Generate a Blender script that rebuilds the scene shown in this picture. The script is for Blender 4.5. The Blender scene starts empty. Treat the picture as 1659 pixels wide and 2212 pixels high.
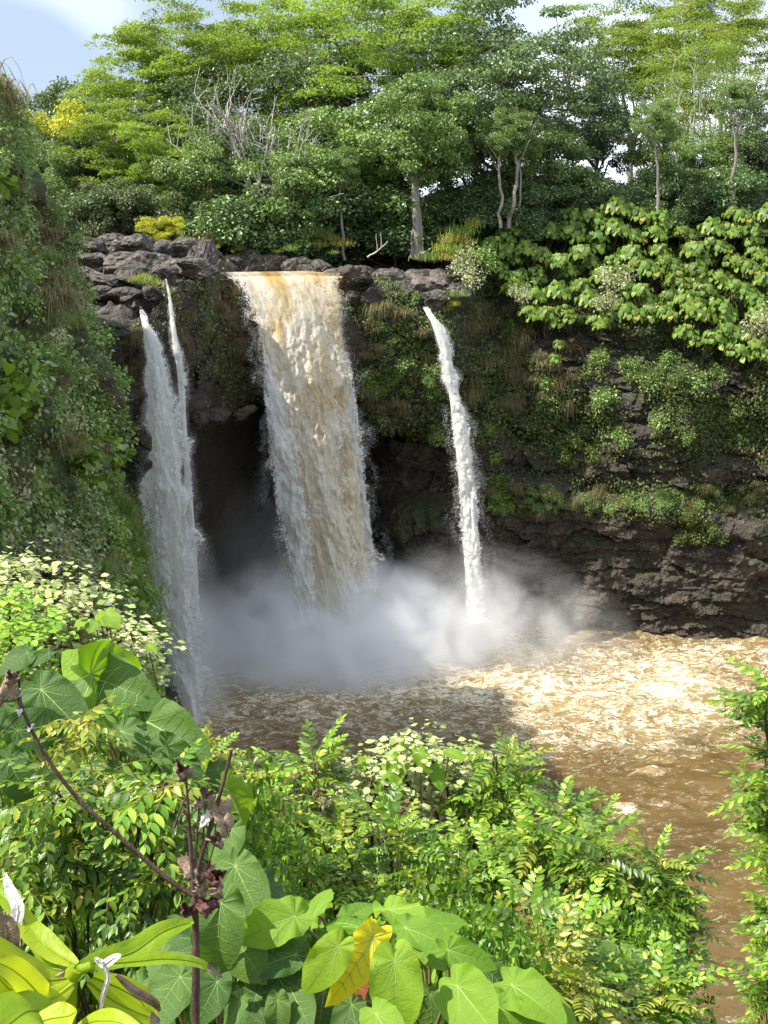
import bpy, math, random
import numpy as np
from mathutils import Vector, Matrix

# ------------------------------------------------------------------ camera, sky, sun, exposure
SC = bpy.context.scene
COL = SC.collection
CAMZ = 28.0
PITCH = math.atan(636.0 / 3038.7)
FPX = 3038.7                      # focal length in units of a 1659 x 2212 picture
cam_d = bpy.data.cameras.new('camera')
cam = bpy.data.objects.new('camera', cam_d); COL.objects.link(cam)
cam.location = (0, 0, CAMZ)
cam.rotation_euler = (math.pi / 2 - PITCH, 0, 0)
cam_d.sensor_fit = 'VERTICAL'; cam_d.sensor_height = 24.0
cam_d.lens = 12.0 / math.tan(math.radians(20)); cam_d.clip_start = 0.05; cam_d.clip_end = 5000
SC.camera = cam

SUN = Vector((-0.60, -0.13, 0.79)).normalized()
SUN_EL = math.asin(SUN.z); SUN_AZ = math.atan2(SUN.x, SUN.y)
sl = bpy.data.lights.new('sun', 'SUN'); sl.energy = 3.7; sl.angle = math.radians(0.55); sl.color = (1.0, 0.95, 0.86)
so = bpy.data.objects.new('sun', sl); COL.objects.link(so); so.location = (-40, 20, 90)
so.rotation_euler = (-SUN).to_track_quat('-Z', 'Y').to_euler()

world = bpy.data.worlds.new('World'); SC.world = world; world.use_nodes = True
wt = world.node_tree; wt.nodes.clear()
def N(nt, typ, ins=None, **props):
    n = nt.nodes.new(typ)
    for k, v in props.items(): setattr(n, k, v)
    for k, v in (ins or {}).items():
        s = n.inputs[k]
        if isinstance(v, bpy.types.NodeSocket): nt.links.new(v, s)
        else: s.default_value = v
    return n
def RAMP(nt, fac, stops, interp='LINEAR'):
    n = nt.nodes.new('ShaderNodeValToRGB'); cr = n.color_ramp; cr.interpolation = interp
    while len(cr.elements) < len(stops): cr.elements.new(0.5)
    for e, (p, c) in zip(cr.elements, stops):
        e.position = p; e.color = (c[0], c[1], c[2], 1) if not isinstance(c, (int, float)) else (c, c, c, 1)
    if fac is not None: nt.links.new(fac, n.inputs[0])
    return n.outputs[0]
def MATH(nt, op, a, b=None, c=None, clamp=False):
    n = nt.nodes.new('ShaderNodeMath'); n.operation = op; n.use_clamp = clamp
    for i, v in enumerate((a, b, c)):
        if v is None: continue
        if isinstance(v, bpy.types.NodeSocket): nt.links.new(v, n.inputs[i])
        else: n.inputs[i].default_value = v
    return n.outputs[0]
def MIXC(nt, fac, a, b, blend='MIX'):
    n = nt.nodes.new('ShaderNodeMix'); n.data_type = 'RGBA'; n.blend_type = blend
    for i, v in ((0, fac), (6, a), (7, b)):
        if isinstance(v, bpy.types.NodeSocket): nt.links.new(v, n.inputs[i])
        elif i == 0: n.inputs[0].default_value = v
        else: n.inputs[i].default_value = (v[0], v[1], v[2], 1)
    return n.outputs[2]
sky = N(wt, 'ShaderNodeTexSky', sky_type='NISHITA', sun_disc=False, sun_elevation=SUN_EL, sun_rotation=SUN_AZ, altitude=100.0, air_density=1.0, dust_density=1.4, ozone_density=1.5)
tc = N(wt, 'ShaderNodeTexCoord')
mp = N(wt, 'ShaderNodeMapping', {0: tc.outputs['Generated'], 3: (1.0, 1.0, 2.6), 1: (0.7714, 2.9957, 3.6090)})
cn = N(wt, 'ShaderNodeTexNoise', {'Vector': mp.outputs[0], 'Scale': 2.3, 'Detail': 3.0, 'Roughness': 0.45, 'Distortion': 0.3})
cf = RAMP(wt, cn.outputs[0], [(0.30, 0.90), (0.55, 0.97)])
cc = RAMP(wt, cn.outputs[0], [(0.42, (0.185, 0.23, 0.30)), (0.74, (0.86, 0.90, 0.96))])
cl = N(wt, 'ShaderNodeVectorMath', {0: cc, 1: (7.6, 7.6, 7.6)}, operation='MULTIPLY')
cm = MIXC(wt, cf, sky.outputs[0], cl.outputs[0])
bg = N(wt, 'ShaderNodeBackground', {0: cm, 1: 0.15})
N(wt, 'ShaderNodeOutputWorld', {0: bg.outputs[0]})

vs = SC.view_settings
vs.view_transform = 'Standard'; vs.look = 'None'; vs.gamma = 1.0; vs.use_curve_mapping = False
vs.exposure = 1.4
cy = SC.cycles
cy.max_bounces = 8; cy.diffuse_bounces = 3; cy.glossy_bounces = 2; cy.transmission_bounces = 3; cy.volume_bounces = 8
cy.transparent_max_bounces = 24; cy.use_denoising = True; cy.sample_clamp_indirect = 6.0
cy.volume_step_rate = 1.0; cy.volume_max_steps = 96
cy.caustics_reflective = False; cy.caustics_refractive = False

# ------------------------------------------------------------------ helpers
RNG = np.random.default_rng(7)
CP, SP = math.cos(PITCH), math.sin(PITCH)
def ray(x, y):
    dx = (x - 829.5) / FPX; dy = (1106 - y) / FPX
    return np.array([dx, CP + dy * SP, -SP + dy * CP])
def pix(x, y, Y):
    d = ray(x, y); t = Y / d[1]
    return np.array([d[0] * t, Y, CAMZ + d[2] * t])
def pixz(x, y, z=0.0):
    d = ray(x, y); t = (z - CAMZ) / d[2]
    return np.array([d[0] * t, d[1] * t, z])

def ss(a, b, x):
    t = np.clip((np.asarray(x, float) - a) / (b - a), 0, 1); return t * t * (3 - 2 * t)
_tab = np.random.default_rng(11).random(65536) * 2 - 1
def _h(ix, iy, iz):
    return _tab[((ix * 73856093) ^ (iy * 19349663) ^ (iz * 83492791)) & 65535]
def vnoise(p):
    p = np.asarray(p, float); i = np.floor(p).astype(np.int64); f = p - i; f = f * f * (3 - 2 * f)
    x, y, z = i[..., 0], i[..., 1], i[..., 2]; fx, fy, fz = f[..., 0], f[..., 1], f[..., 2]
    def L(a, b, t): return a + (b - a) * t
    a = L(L(_h(x, y, z), _h(x + 1, y, z), fx), L(_h(x, y + 1, z), _h(x + 1, y + 1, z), fx), fy)
    b = L(L(_h(x, y, z + 1), _h(x + 1, y, z + 1), fx), L(_h(x, y + 1, z + 1), _h(x + 1, y + 1, z + 1), fx), fy)
    return L(a, b, fz)
def fbm(p, oct=4, lac=2.03, gain=0.5):
    s = 0; a = 1.0; p = np.asarray(p, float)
    for _ in range(oct): s = s + a * vnoise(p); p = p * lac + 17.3; a *= gain
    return s
def cells(p):
    """nearest-cell random value, and distance to that cell's border (approx.)"""
    p = np.asarray(p, float); i = np.floor(p).astype(np.int64)
    d1 = np.full(p.shape[:-1], 9.0); d2 = d1.copy(); v = np.zeros_like(d1)
    for ox in (-1, 0, 1):
        for oy in (-1, 0, 1):
            for oz in (-1, 0, 1):
                x, y, z = i[..., 0] + ox, i[..., 1] + oy, i[..., 2] + oz
                qx = x + .5 + .45 * _h(x, y, z); qy = y + .5 + .45 * _h(x + 71, y, z); qz = z + .5 + .45 * _h(x, y + 37, z)
                d = (qx - p[..., 0]) ** 2 + (qy - p[..., 1]) ** 2 + (qz - p[..., 2]) ** 2
                near = d < d1
                d2 = np.where(near, d1, np.minimum(d2, d)); v = np.where(near, _h(x, y, z + 99), v); d1 = np.where(near, d, d1)
    return v, np.sqrt(d2) - np.sqrt(d1)

def unit(v):
    v = np.asarray(v, float); return v / np.maximum(np.linalg.norm(v, axis=-1, keepdims=True), 1e-9)

class MB:
    """collects vertices and faces; build() links them as ONE mesh object"""
    def __init__(self): self.v = []; self.q = []; self.t = []; self.qm = []; self.tm = []; self.n = 0; self.uv = None
    def add(self, V, F, mi=0):
        V = np.asarray(V, float).reshape(-1, 3); F = np.asarray(F, np.int64)
        self.v.append(V)
        (self.q if F.shape[1] == 4 else self.t).append(F + self.n)
        (self.qm if F.shape[1] == 4 else self.tm).append(np.full(len(F), mi, np.int32))
        self.n += len(V)
    def grid(self, V, mi=0, flip=False):
        h, w = V.shape[:2]; a = np.arange(h * w).reshape(h, w)
        F = np.stack([a[:-1, :-1], a[:-1, 1:], a[1:, 1:], a[1:, :-1]], -1).reshape(-1, 4)
        if flip: F = F[:, ::-1]
        self.add(V.reshape(-1, 3), F, mi)
    def tube(self, P, R, sides=6, mi=0, cap=True):
        P = np.asarray(P, float); R = np.broadcast_to(np.asarray(R, float), (len(P),))
        T = unit(np.gradient(P, axis=0)); up = np.array([0.31, 0.17, 0.93]) if abs(T[0][2]) < .9 else np.array([0.97, 0.2, 0.1])
        A = unit(np.cross(T, up)); Bv = np.cross(T, A)
        th = np.linspace(0, 2 * math.pi, sides, endpoint=False)
        V = P[:, None] + R[:, None, None] * (np.cos(th)[None, :, None] * A[:, None] + np.sin(th)[None, :, None] * Bv[:, None])
        n, s = len(P), sides; a = np.arange(n * s).reshape(n, s); b = np.roll(a, -1, 1)
        F = np.stack([a[:-1], b[:-1], b[1:], a[1:]], -1).reshape(-1, 4)
        self.add(V, F, mi)
        if cap:
            for r in (0, n - 1):
                c = np.concatenate([V[r], P[r:r + 1]]); k = np.arange(s)
                f = np.stack([k, np.roll(k, -1), np.full(s, s)], -1)
                self.add(c, f if r else f[:, ::-1], mi)
    def mesh(self, name, mats, smooth=True, uv=None, attrs=None):
        me = bpy.data.meshes.new(name)
        V = np.concatenate(self.v) if self.v else np.zeros((0, 3))
        me.vertices.add(len(V)); me.vertices.foreach_set('co', V.astype(np.float32).ravel())
        q = np.concatenate(self.q) if self.q else np.zeros((0, 4), np.int64)
        t = np.concatenate(self.t) if self.t else np.zeros((0, 3), np.int64)
        L = np.concatenate([q.ravel(), t.ravel()]).astype(np.int32)
        st = np.concatenate([np.arange(len(q)) * 4, len(q) * 4 + np.arange(len(t)) * 3]).astype(np.int32)
        me.loops.add(len(L)); me.loops.foreach_set('vertex_index', L)
        me.polygons.add(len(st)); me.polygons.foreach_set('loop_start', st)
        mi = np.concatenate(self.qm + self.tm) if (self.qm or self.tm) else np.zeros(0, np.int32)
        me.polygons.foreach_set('material_index', mi.astype(np.int32))
        me.polygons.foreach_set('use_smooth', np.full(len(st), bool(smooth)))
        if uv is not None:
            ul = me.uv_layers.new(name='UVMap'); ul.data.foreach_set('uv', np.asarray(uv, np.float32)[L].ravel())
        for k, a in (attrs or {}).items():
            at = me.attributes.new(k, 'FLOAT', 'POINT'); at.data.foreach_set('value', np.asarray(a, np.float32).ravel())
        me.update(calc_edges=True); me.validate()
        for m in (mats if isinstance(mats, (list, tuple)) else [mats]): me.materials.append(m)
        return me
    def build(self, name, mats, parent=None, smooth=True, **kw):
        return obj(name, self.mesh(name, mats, smooth, **kw), parent)

def obj(name, me, parent=None, M=None):
    o = bpy.data.objects.new(name, me); COL.objects.link(o)
    if parent is not None: o.parent = parent
    if M is not None: o.matrix_local = M
    return o
def thing(name, label, cat, loc=(0, 0, 0), group=None, rz=0.0, sc=1.0):
    o = bpy.data.objects.new(name, None); COL.objects.link(o)
    o.empty_display_size = 0.2
    o.location = loc; o.rotation_euler = (0, 0, rz); o.scale = (sc, sc, sc) if np.isscalar(sc) else sc
    o['label'] = label; o['category'] = cat
    if group: o['group'] = group
    return o
def struct(o, kind='structure'):
    o['kind'] = kind; return o

# leaf templates: x across, y along, z normal
def _T(v, f): return np.array(v, float), np.array(f)
T_RH = _T([(0, 0, 0), (.34, .45, .07), (0, 1, -.06), (-.34, .45, .07)], [(0, 1, 2), (0, 2, 3)])
T_OV = _T([(0, 0, 0), (.24, .3, .05), (.27, .62, .04), (0, 1, -.08), (-.27, .62, .04), (-.24, .3, .05), (0, .3, 0), (0, .62, -.01)],
          [(0, 1, 6), (6, 1, 2), (6, 2, 7), (7, 2, 3), (0, 6, 5), (6, 4, 5), (6, 7, 4), (7, 3, 4)])
T_HT = _T([(0, .02, 0), (.3, -.12, .03), (.5, .18, .02), (.42, .55, -.04), (0, 1, -.2), (-.42, .55, -.04), (-.5, .18, .02), (-.3, -.12, .03), (0, .4, .05)],
          [(8, 0, 1), (8, 1, 2), (8, 2, 3), (8, 3, 4), (8, 4, 5), (8, 5, 6), (8, 6, 7), (8, 7, 0)])
def leaves(mb, P, D, Nn, size, T=T_RH, mi=0, width=1.0):
    P = np.asarray(P, float); n = len(P)
    if n == 0: return
    y = unit(D); x = unit(np.cross(y, Nn)); z = np.cross(x, y)
    s = np.broadcast_to(np.asarray(size, float), (n,))[:, None, None]
    tv, tf = T
    V = P[:, None] + s * (tv[None, :, 0:1] * width * x[:, None] + tv[None, :, 1:2] * y[:, None] + tv[None, :, 2:3] * z[:, None])
    F = (np.arange(n)[:, None, None] * len(tv) + tf[None]).reshape(-1, tf.shape[1])
    mb.add(V, F, mi)
def rdir(rng, n): return unit(rng.normal(size=(n, 3)))

# ------------------------------------------------------------------ materials
def newmat(name):
    m = bpy.data.materials.new(name); m.use_nodes = True; m.node_tree.nodes.clear(); return m, m.node_tree
def out(nt, sh): N(nt, 'ShaderNodeOutputMaterial', {0: sh})
def leafmat(name, stops, trans=0.38, rough=0.42, tint=(1.25, 1.2, 0.45), spec=0.5, var=0.25, bigscale=0.25, sat=1.0):
    m, nt = newmat(name)
    g = N(nt, 'ShaderNodeNewGeometry'); oi = N(nt, 'ShaderNodeObjectInfo')
    c = RAMP(nt, g.outputs['Random Per Island'], stops)
    tcn = N(nt, 'ShaderNodeTexCoord')
    nz = N(nt, 'ShaderNodeTexNoise', {'Vector': tcn.outputs['Object'], 'Scale': bigscale, 'Detail': 2.0})
    v = MATH(nt, 'MULTIPLY_ADD', nz.outputs[0], var * 2, 1 - var)
    v2 = MATH(nt, 'MULTIPLY_ADD', oi.outputs['Random'], 0.3, 0.85)
    vv = MATH(nt, 'MULTIPLY', v, v2)
    hs = N(nt, 'ShaderNodeHueSaturation', {'Value': vv, 'Color': c, 'Saturation': sat, 'Hue': MATH(nt, 'MULTIPLY_ADD', oi.outputs['Random'], 0.016, 0.497)})
    p = N(nt, 'ShaderNodeBsdfPrincipled', {'Base Color': hs.outputs[0], 'Roughness': rough, 'Specular IOR Level': spec})
    tcol = MIXC(nt, 1.0, hs.outputs[0], tint, 'MULTIPLY')
    t = N(nt, 'ShaderNodeBsdfTranslucent', {0: tcol})
    mx = N(nt, 'ShaderNodeMixShader', {0: trans, 1: p.outputs[0], 2: t.outputs[0]})
    out(nt, mx.outputs[0]); return m
def plainmat(name, c1, c2, scale=4.0, rough=0.8, bump=0.3, stretch=(1, 1, 1), spec=0.3, coord='Object'):
    m, nt = newmat(name)
    tcn = N(nt, 'ShaderNodeTexCoord'); mpn = N(nt, 'ShaderNodeMapping', {0: tcn.outputs[coord], 3: stretch})
    nz = N(nt, 'ShaderNodeTexNoise', {'Vector': mpn.outputs[0], 'Scale': scale, 'Detail': 6.0, 'Roughness': 0.6})
    c = RAMP(nt, nz.outputs[0], [(0.3, c1), (0.7, c2)])
    b = N(nt, 'ShaderNodeBump', {'Strength': bump, 'Distance': 0.05, 'Height': nz.outputs[0]})
    p = N(nt, 'ShaderNodeBsdfPrincipled', {'Base Color': c, 'Roughness': rough, 'Normal': b.outputs[0], 'Specular IOR Level': spec})
    out(nt, p.outputs[0]); return m

def rockmat(name, dark, mid, light, moss=0.5, mosscol=(0.05, 0.075, 0.015), mossup=0.35, rough=0.7, spec=0.4):
    m, nt = newmat(name)
    tcn = N(nt, 'ShaderNodeTexCoord'); ob = tcn.outputs['Object']; g = N(nt, 'ShaderNodeNewGeometry')
    n1 = N(nt, 'ShaderNodeTexNoise', {'Vector': ob, 'Scale': 0.55, 'Detail': 8.0, 'Roughness': 0.65})
    n2 = N(nt, 'ShaderNodeTexNoise', {'Vector': ob, 'Scale': 4.5, 'Detail': 8.0, 'Roughness': 0.7})
    n3 = N(nt, 'ShaderNodeTexNoise', {'Vector': ob, 'Scale': 0.33, 'Detail': 9.0, 'Roughness': 0.72, 'Distortion': 0.6})
    vo = N(nt, 'ShaderNodeTexVoronoi', {'Vector': ob, 'Scale': 1.7}, feature='DISTANCE_TO_EDGE')
    c = RAMP(nt, MATH(nt, 'MULTIPLY_ADD', n2.outputs[0], 0.55, MATH(nt, 'MULTIPLY', n1.outputs[0], 0.5)), [(0.38, dark), (0.52, mid), (0.70, light)])
    red = RAMP(nt, n1.outputs[0], [(0.5, 0.0), (0.72, 1.0)])
    c = MIXC(nt, MATH(nt, 'MULTIPLY', red, 0.45), c, (mid[0] * 1.6, mid[1] * 1.05, mid[2] * 0.7))
    sep = N(nt, 'ShaderNodeSeparateXYZ', {0: g.outputs['Normal']})
    mk = MATH(nt, 'MULTIPLY_ADD', sep.outputs[2], mossup, n3.outputs[0])
    mf = RAMP(nt, mk, [(0.60 - 0.25 * moss, 0.0), (0.72 - 0.25 * moss, 1.0)])
    mcol = RAMP(nt, n2.outputs[0], [(0.3, (mosscol[0] * .45, mosscol[1] * .45, mosscol[2] * .5)), (0.7, mosscol)])
    c = MIXC(nt, MATH(nt, 'MULTIPLY', mf, 0.85 if moss > 0 else 0.0), c, mcol)
    hb = MATH(nt, 'ADD', MATH(nt, 'MULTIPLY', n2.outputs[0], 1.0), MATH(nt, 'MULTIPLY', RAMP(nt, vo.outputs['Distance'], [(0.0, 0.0), (0.08, 1.0)]), 0.35))
    b = N(nt, 'ShaderNodeBump', {'Strength': 0.8, 'Distance': 0.25, 'Height': hb})
    p = N(nt, 'ShaderNodeBsdfPrincipled', {'Base Color': c, 'Roughness': rough, 'Normal': b.outputs[0], 'Specular IOR Level': spec})
    out(nt, p.outputs[0]); return m

M_ROCK = rockmat('wet_basalt', (0.014, 0.012, 0.010), (0.052, 0.042, 0.033), (0.125, 0.105, 0.082), moss=0.12, mossup=.12, rough=0.55)
M_LEDGE = rockmat('dry_basalt', (0.016, 0.013, 0.011), (0.075, 0.064, 0.055), (0.26, 0.235, 0.205), moss=0.05, mosscol=(0.16, 0.15, 0.05), mossup=0.05, rough=0.7)
M_BLACK = rockmat('black_basalt', (0.006, 0.006, 0.007), (0.018, 0.017, 0.018), (0.06, 0.055, 0.05), moss=0.1, rough=0.5)
M_SOIL = rockmat('cliff_soil', (0.025, 0.021, 0.014), (0.07, 0.058, 0.033), (0.13, 0.11, 0.06), moss=0.9, mosscol=(0.085, 0.12, 0.03), mossup=0.2)
M_GROUND = rockmat('forest_floor', (0.02, 0.017, 0.01), (0.05, 0.042, 0.022), (0.09, 0.08, 0.035), moss=0.8, mosscol=(0.07, 0.10, 0.02), mossup=0.1)
M_BARK = plainmat('bark_grey', (0.07, 0.06, 0.05), (0.24, 0.21, 0.18), 6.0, 0.85, 0.5, (1, 1, .25))
M_PALE = plainmat('bark_pale', (0.24, 0.21, 0.18), (0.58, 0.54, 0.48), 5.0, 0.8, 0.4, (1, 1, .3))
M_BROWN = plainmat('bark_brown', (0.03, 0.02, 0.014), (0.10, 0.065, 0.04), 8.0, 0.85, 0.5, (1, 1, .3))

L_DARK = leafmat('leaf_dark', [(0.0, (0.055, 0.105, 0.032)), (0.55, (0.10, 0.175, 0.048)), (0.9, (0.18, 0.26, 0.07)), (1.0, (0.30, 0.35, 0.15))], 0.32, 0.34, spec=0.55, sat=.9)
L_MID = leafmat('leaf_mid', [(0.0, (0.085, 0.155, 0.034)), (0.6, (0.165, 0.265, 0.052)), (1.0, (0.31, 0.40, 0.11))], 0.36, 0.36, spec=0.5, sat=.9)
L_ALB = leafmat('leaf_feathery', [(0.0, (0.13, 0.20, 0.025)), (0.6, (0.24, 0.34, 0.045)), (1.0, (0.37, 0.46, 0.07))], 0.45, 0.55, spec=0.3, sat=.92)
L_OLIVE = leafmat('leaf_olive', [(0.0, (0.06, 0.09, 0.03)), (0.6, (0.12, 0.15, 0.06)), (1.0, (0.22, 0.23, 0.11))], 0.3, 0.5, spec=0.4)
L_YEL = leafmat('leaf_yellow', [(0.0, (0.3, 0.36, 0.03)), (0.6, (0.5, 0.5, 0.04)), (1.0, (0.64, 0.6, 0.06))], 0.4, 0.5)
L_MAC = leafmat('leaf_round', [(0.0, (0.09, 0.17, 0.03)), (0.5, (0.18, 0.28, 0.045)), (0.9, (0.28, 0.37, 0.055)), (0.98, (0.40, 0.40, 0.07)), (1.0, (0.42, 0.2, 0.05))], 0.38, 0.48, spec=.35)
L_COVER = leafmat('leaf_cover', [(0.0, (0.042, 0.084, 0.017)), (0.6, (0.105, 0.154, 0.028)), (0.92, (0.182, 0.210, 0.042)), (1.0, (0.336, 0.280, 0.098))], 0.3, 0.5)
L_COVL = leafmat('leaf_left_cover', [(0.0, (0.09, 0.18, 0.04)), (0.5, (0.18, 0.31, 0.07)), (0.85, (0.34, 0.43, 0.14)), (1.0, (0.58, 0.57, 0.32))], 0.36, 0.42)  # palest stops are sunlit leaf highlights put into the colour
L_PALE = leafmat('leaf_pale', [(0.0, (0.20, 0.25, 0.09)), (0.5, (0.44, 0.46, 0.25)), (1.0, (0.64, 0.62, 0.42))], 0.3, 0.5, tint=(1.1, 1.1, .7))
G_GREEN = leafmat('grass_green', [(0.0, (0.09, 0.16, 0.025)), (0.6, (0.17, 0.27, 0.05)), (1.0, (0.30, 0.34, 0.11))], 0.35, 0.5)
G_DRY = leafmat('grass_dry', [(0.0, (0.09, 0.08, 0.035)), (0.5, (0.17, 0.15, 0.06)), (1.0, (0.3, 0.25, 0.13))], 0.3, 0.6)
G_YEL = leafmat('grass_yellow', [(0.0, (0.18, 0.2, 0.03)), (0.6, (0.34, 0.33, 0.06)), (1.0, (0.5, 0.45, 0.14))], 0.4, 0.5)

# ------------------------------------------------------------------ terrain functions
def interp(x, xs, ys): return np.interp(x, xs, ys)
def cliff_base(x):
    return interp(x, [-30, -20, -16, -14, -12, -10.8, -9.8, -9.0, -3, 0, 3, 10, 20, 32, 50], [80, 79.3, 79.5, 80.6, 83, 86, 90, 92, 92.8, 92.8, 93.6, 93.8, 92, 89.5, 85])
def cliff_top(x):
    return interp(x, [-30, -22, -18, -16, -14.6, -13.6, -12.6, -11.3, -10.2, -9.6, -9.2, -3.2, -2.6, -1.5, 0.5, 2.0, 2.6, 3.4, 4.2, 5.5, 8, 14, 50],
                     [24.4, 24.0, 23.0, 22.8, 22.7, 22.4, 24.2, 24.6, 25.3, 24.6, 23.9, 23.9, 24.6, 24.5, 24.2, 23.4, 22.0, 22.0, 24.0, 25.0, 25.8, 26.2, 26.8])
def cave(x, z):
    top = interp(x, [-14.5, -12.8, -11.5, -9, -6, -3, -1, 2, 6, 9], [2, 9, 15.2, 16.3, 16.3, 16, 14.6, 13.8, 12.2, 2])
    top = top + 0.5 * fbm(np.stack([x * .8, x * 0, x * 0 + 3.1], -1), 3)
    m1 = ss(-0.5, 0.7, top - z)
    dep = interp(x, [-14, -12, -9, -3, -1, 1, 5, 8], [0, 7, 20, 20, 8, 5, 3, 0])
    m2 = ss(9.2, 7.6, z) * ss(-1.5, 1, x) * 2.2      # the shelf right of the cave
    return np.maximum(dep * m1 - m2, 0)
def cliff_y(x, z, detail=True):
    x = np.asarray(x, float); z = np.asarray(z, float)
    r = ss(3.0, 8.0, x)
    y = cliff_base(x) + 0.02 * z
    bench = 9.6 + 0.9 * fbm(np.stack([x * .12, x * 0, x * 0], -1), 2) - 0.07 * np.maximum(x - 10, 0)
    y = y + r * (1.7 * ss(-.5, .7, z - bench) + 0.62 * np.maximum(z - 16.5, 0) + 0.018 * np.maximum(z - 16.5, 0) ** 2)
    y = y - (1 - r) * 1.2 * ss(9, 21, z) + (1 - r) * 1.0 * ss(20.5, 24, z)
    y = y + cave(x, z)
    if detail:
        p = np.stack([x, y * .6, z], -1)
        y = y + 1.1 * fbm(p * .16, 3) + 0.40 * fbm(p * .55 + 5, 4)
        c, e = cells(np.stack([x * .34, y * .2, z * .55], -1)); y = y + 0.5 * c
        c, e = cells(np.stack([x * .9 + 9, y * .2, z * 2.1], -1)); y = y + 0.13 * c
        q = z * .85 + 1.6 * fbm(p * np.array([.10, .1, .16]) + 2, 3); fr = q - np.floor(q)
        y = y + (0.24 * fr ** 2 - .08) * (.35 + .65 * r)                  # tilted lava layers, each edge proud of the one below
        w = x * .55 + .5 * fbm(p * .4, 2); vr = np.abs((w - np.floor(w)) - .5); y = y + .12 * np.clip(.10 - vr, 0, .1) / .1 * (np.floor(w * 3.7 + np.floor(q) * 1.7) % 2)
        y = y + 0.20 * np.abs(fbm(p * 1.1 + 4, 3)) + 0.12 * fbm(p * 2.8, 3)
    return y
def top_z(x, Y):
    """ledge and plateau above the cliffs"""
    x = np.asarray(x, float); Y = np.asarray(Y, float)
    yc = cliff_base(x) + 2.0; d = np.maximum(Y - yc, 0)
    z0 = cliff_top(x)
    left = ss(-8.5, -11, x)
    river = ss(-9.9, -9.1, x + (Y - 88) * .25) * ss(-2.4, -3.2, x - (Y - 91) * .5) * ss(112, 100, Y)
    z = z0 + left * np.minimum(d * 0.19, 2.7) + (1 - left) * np.minimum(d * 0.13, 2.6)
    z = z + ss(104, 125, Y) * 1.5 
    return z * (1 - river) + 23.7 * river
def gz(x, Y):
    """the slope below the viewpoint"""
    x = np.asarray(x, float); Y = np.asarray(Y, float)
    z = 26.35 - 1.0 * np.maximum(Y - 0.7, 0) - 0.03 * np.maximum(Y - 8, 0)
    z = z + 9.5 * ss(-0.4, -4.6, x) * ss(4, 13, Y) + 8 * ss(-5, -10, x) * ss(12, 24, Y)
    z = z + 3.0 * ss(3.0, 7, x) * ss(2, 8, Y)
    return np.minimum(np.maximum(z, -1.5), 27)
def left_x(Y, z):
    Y = np.asarray(Y, float); z = np.asarray(z, float)
    x = -(5.6 + 0.165 * (Y - 20))
    x = x - 0.185 * (z - 11) - 0.010 * np.maximum(z - 22, 0) ** 2 - 0.03 * np.maximum(11 - z, 0)
    x = x - 1.3 * np.maximum(Y - 75.5, 0) ** 1.15
    return x

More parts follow.
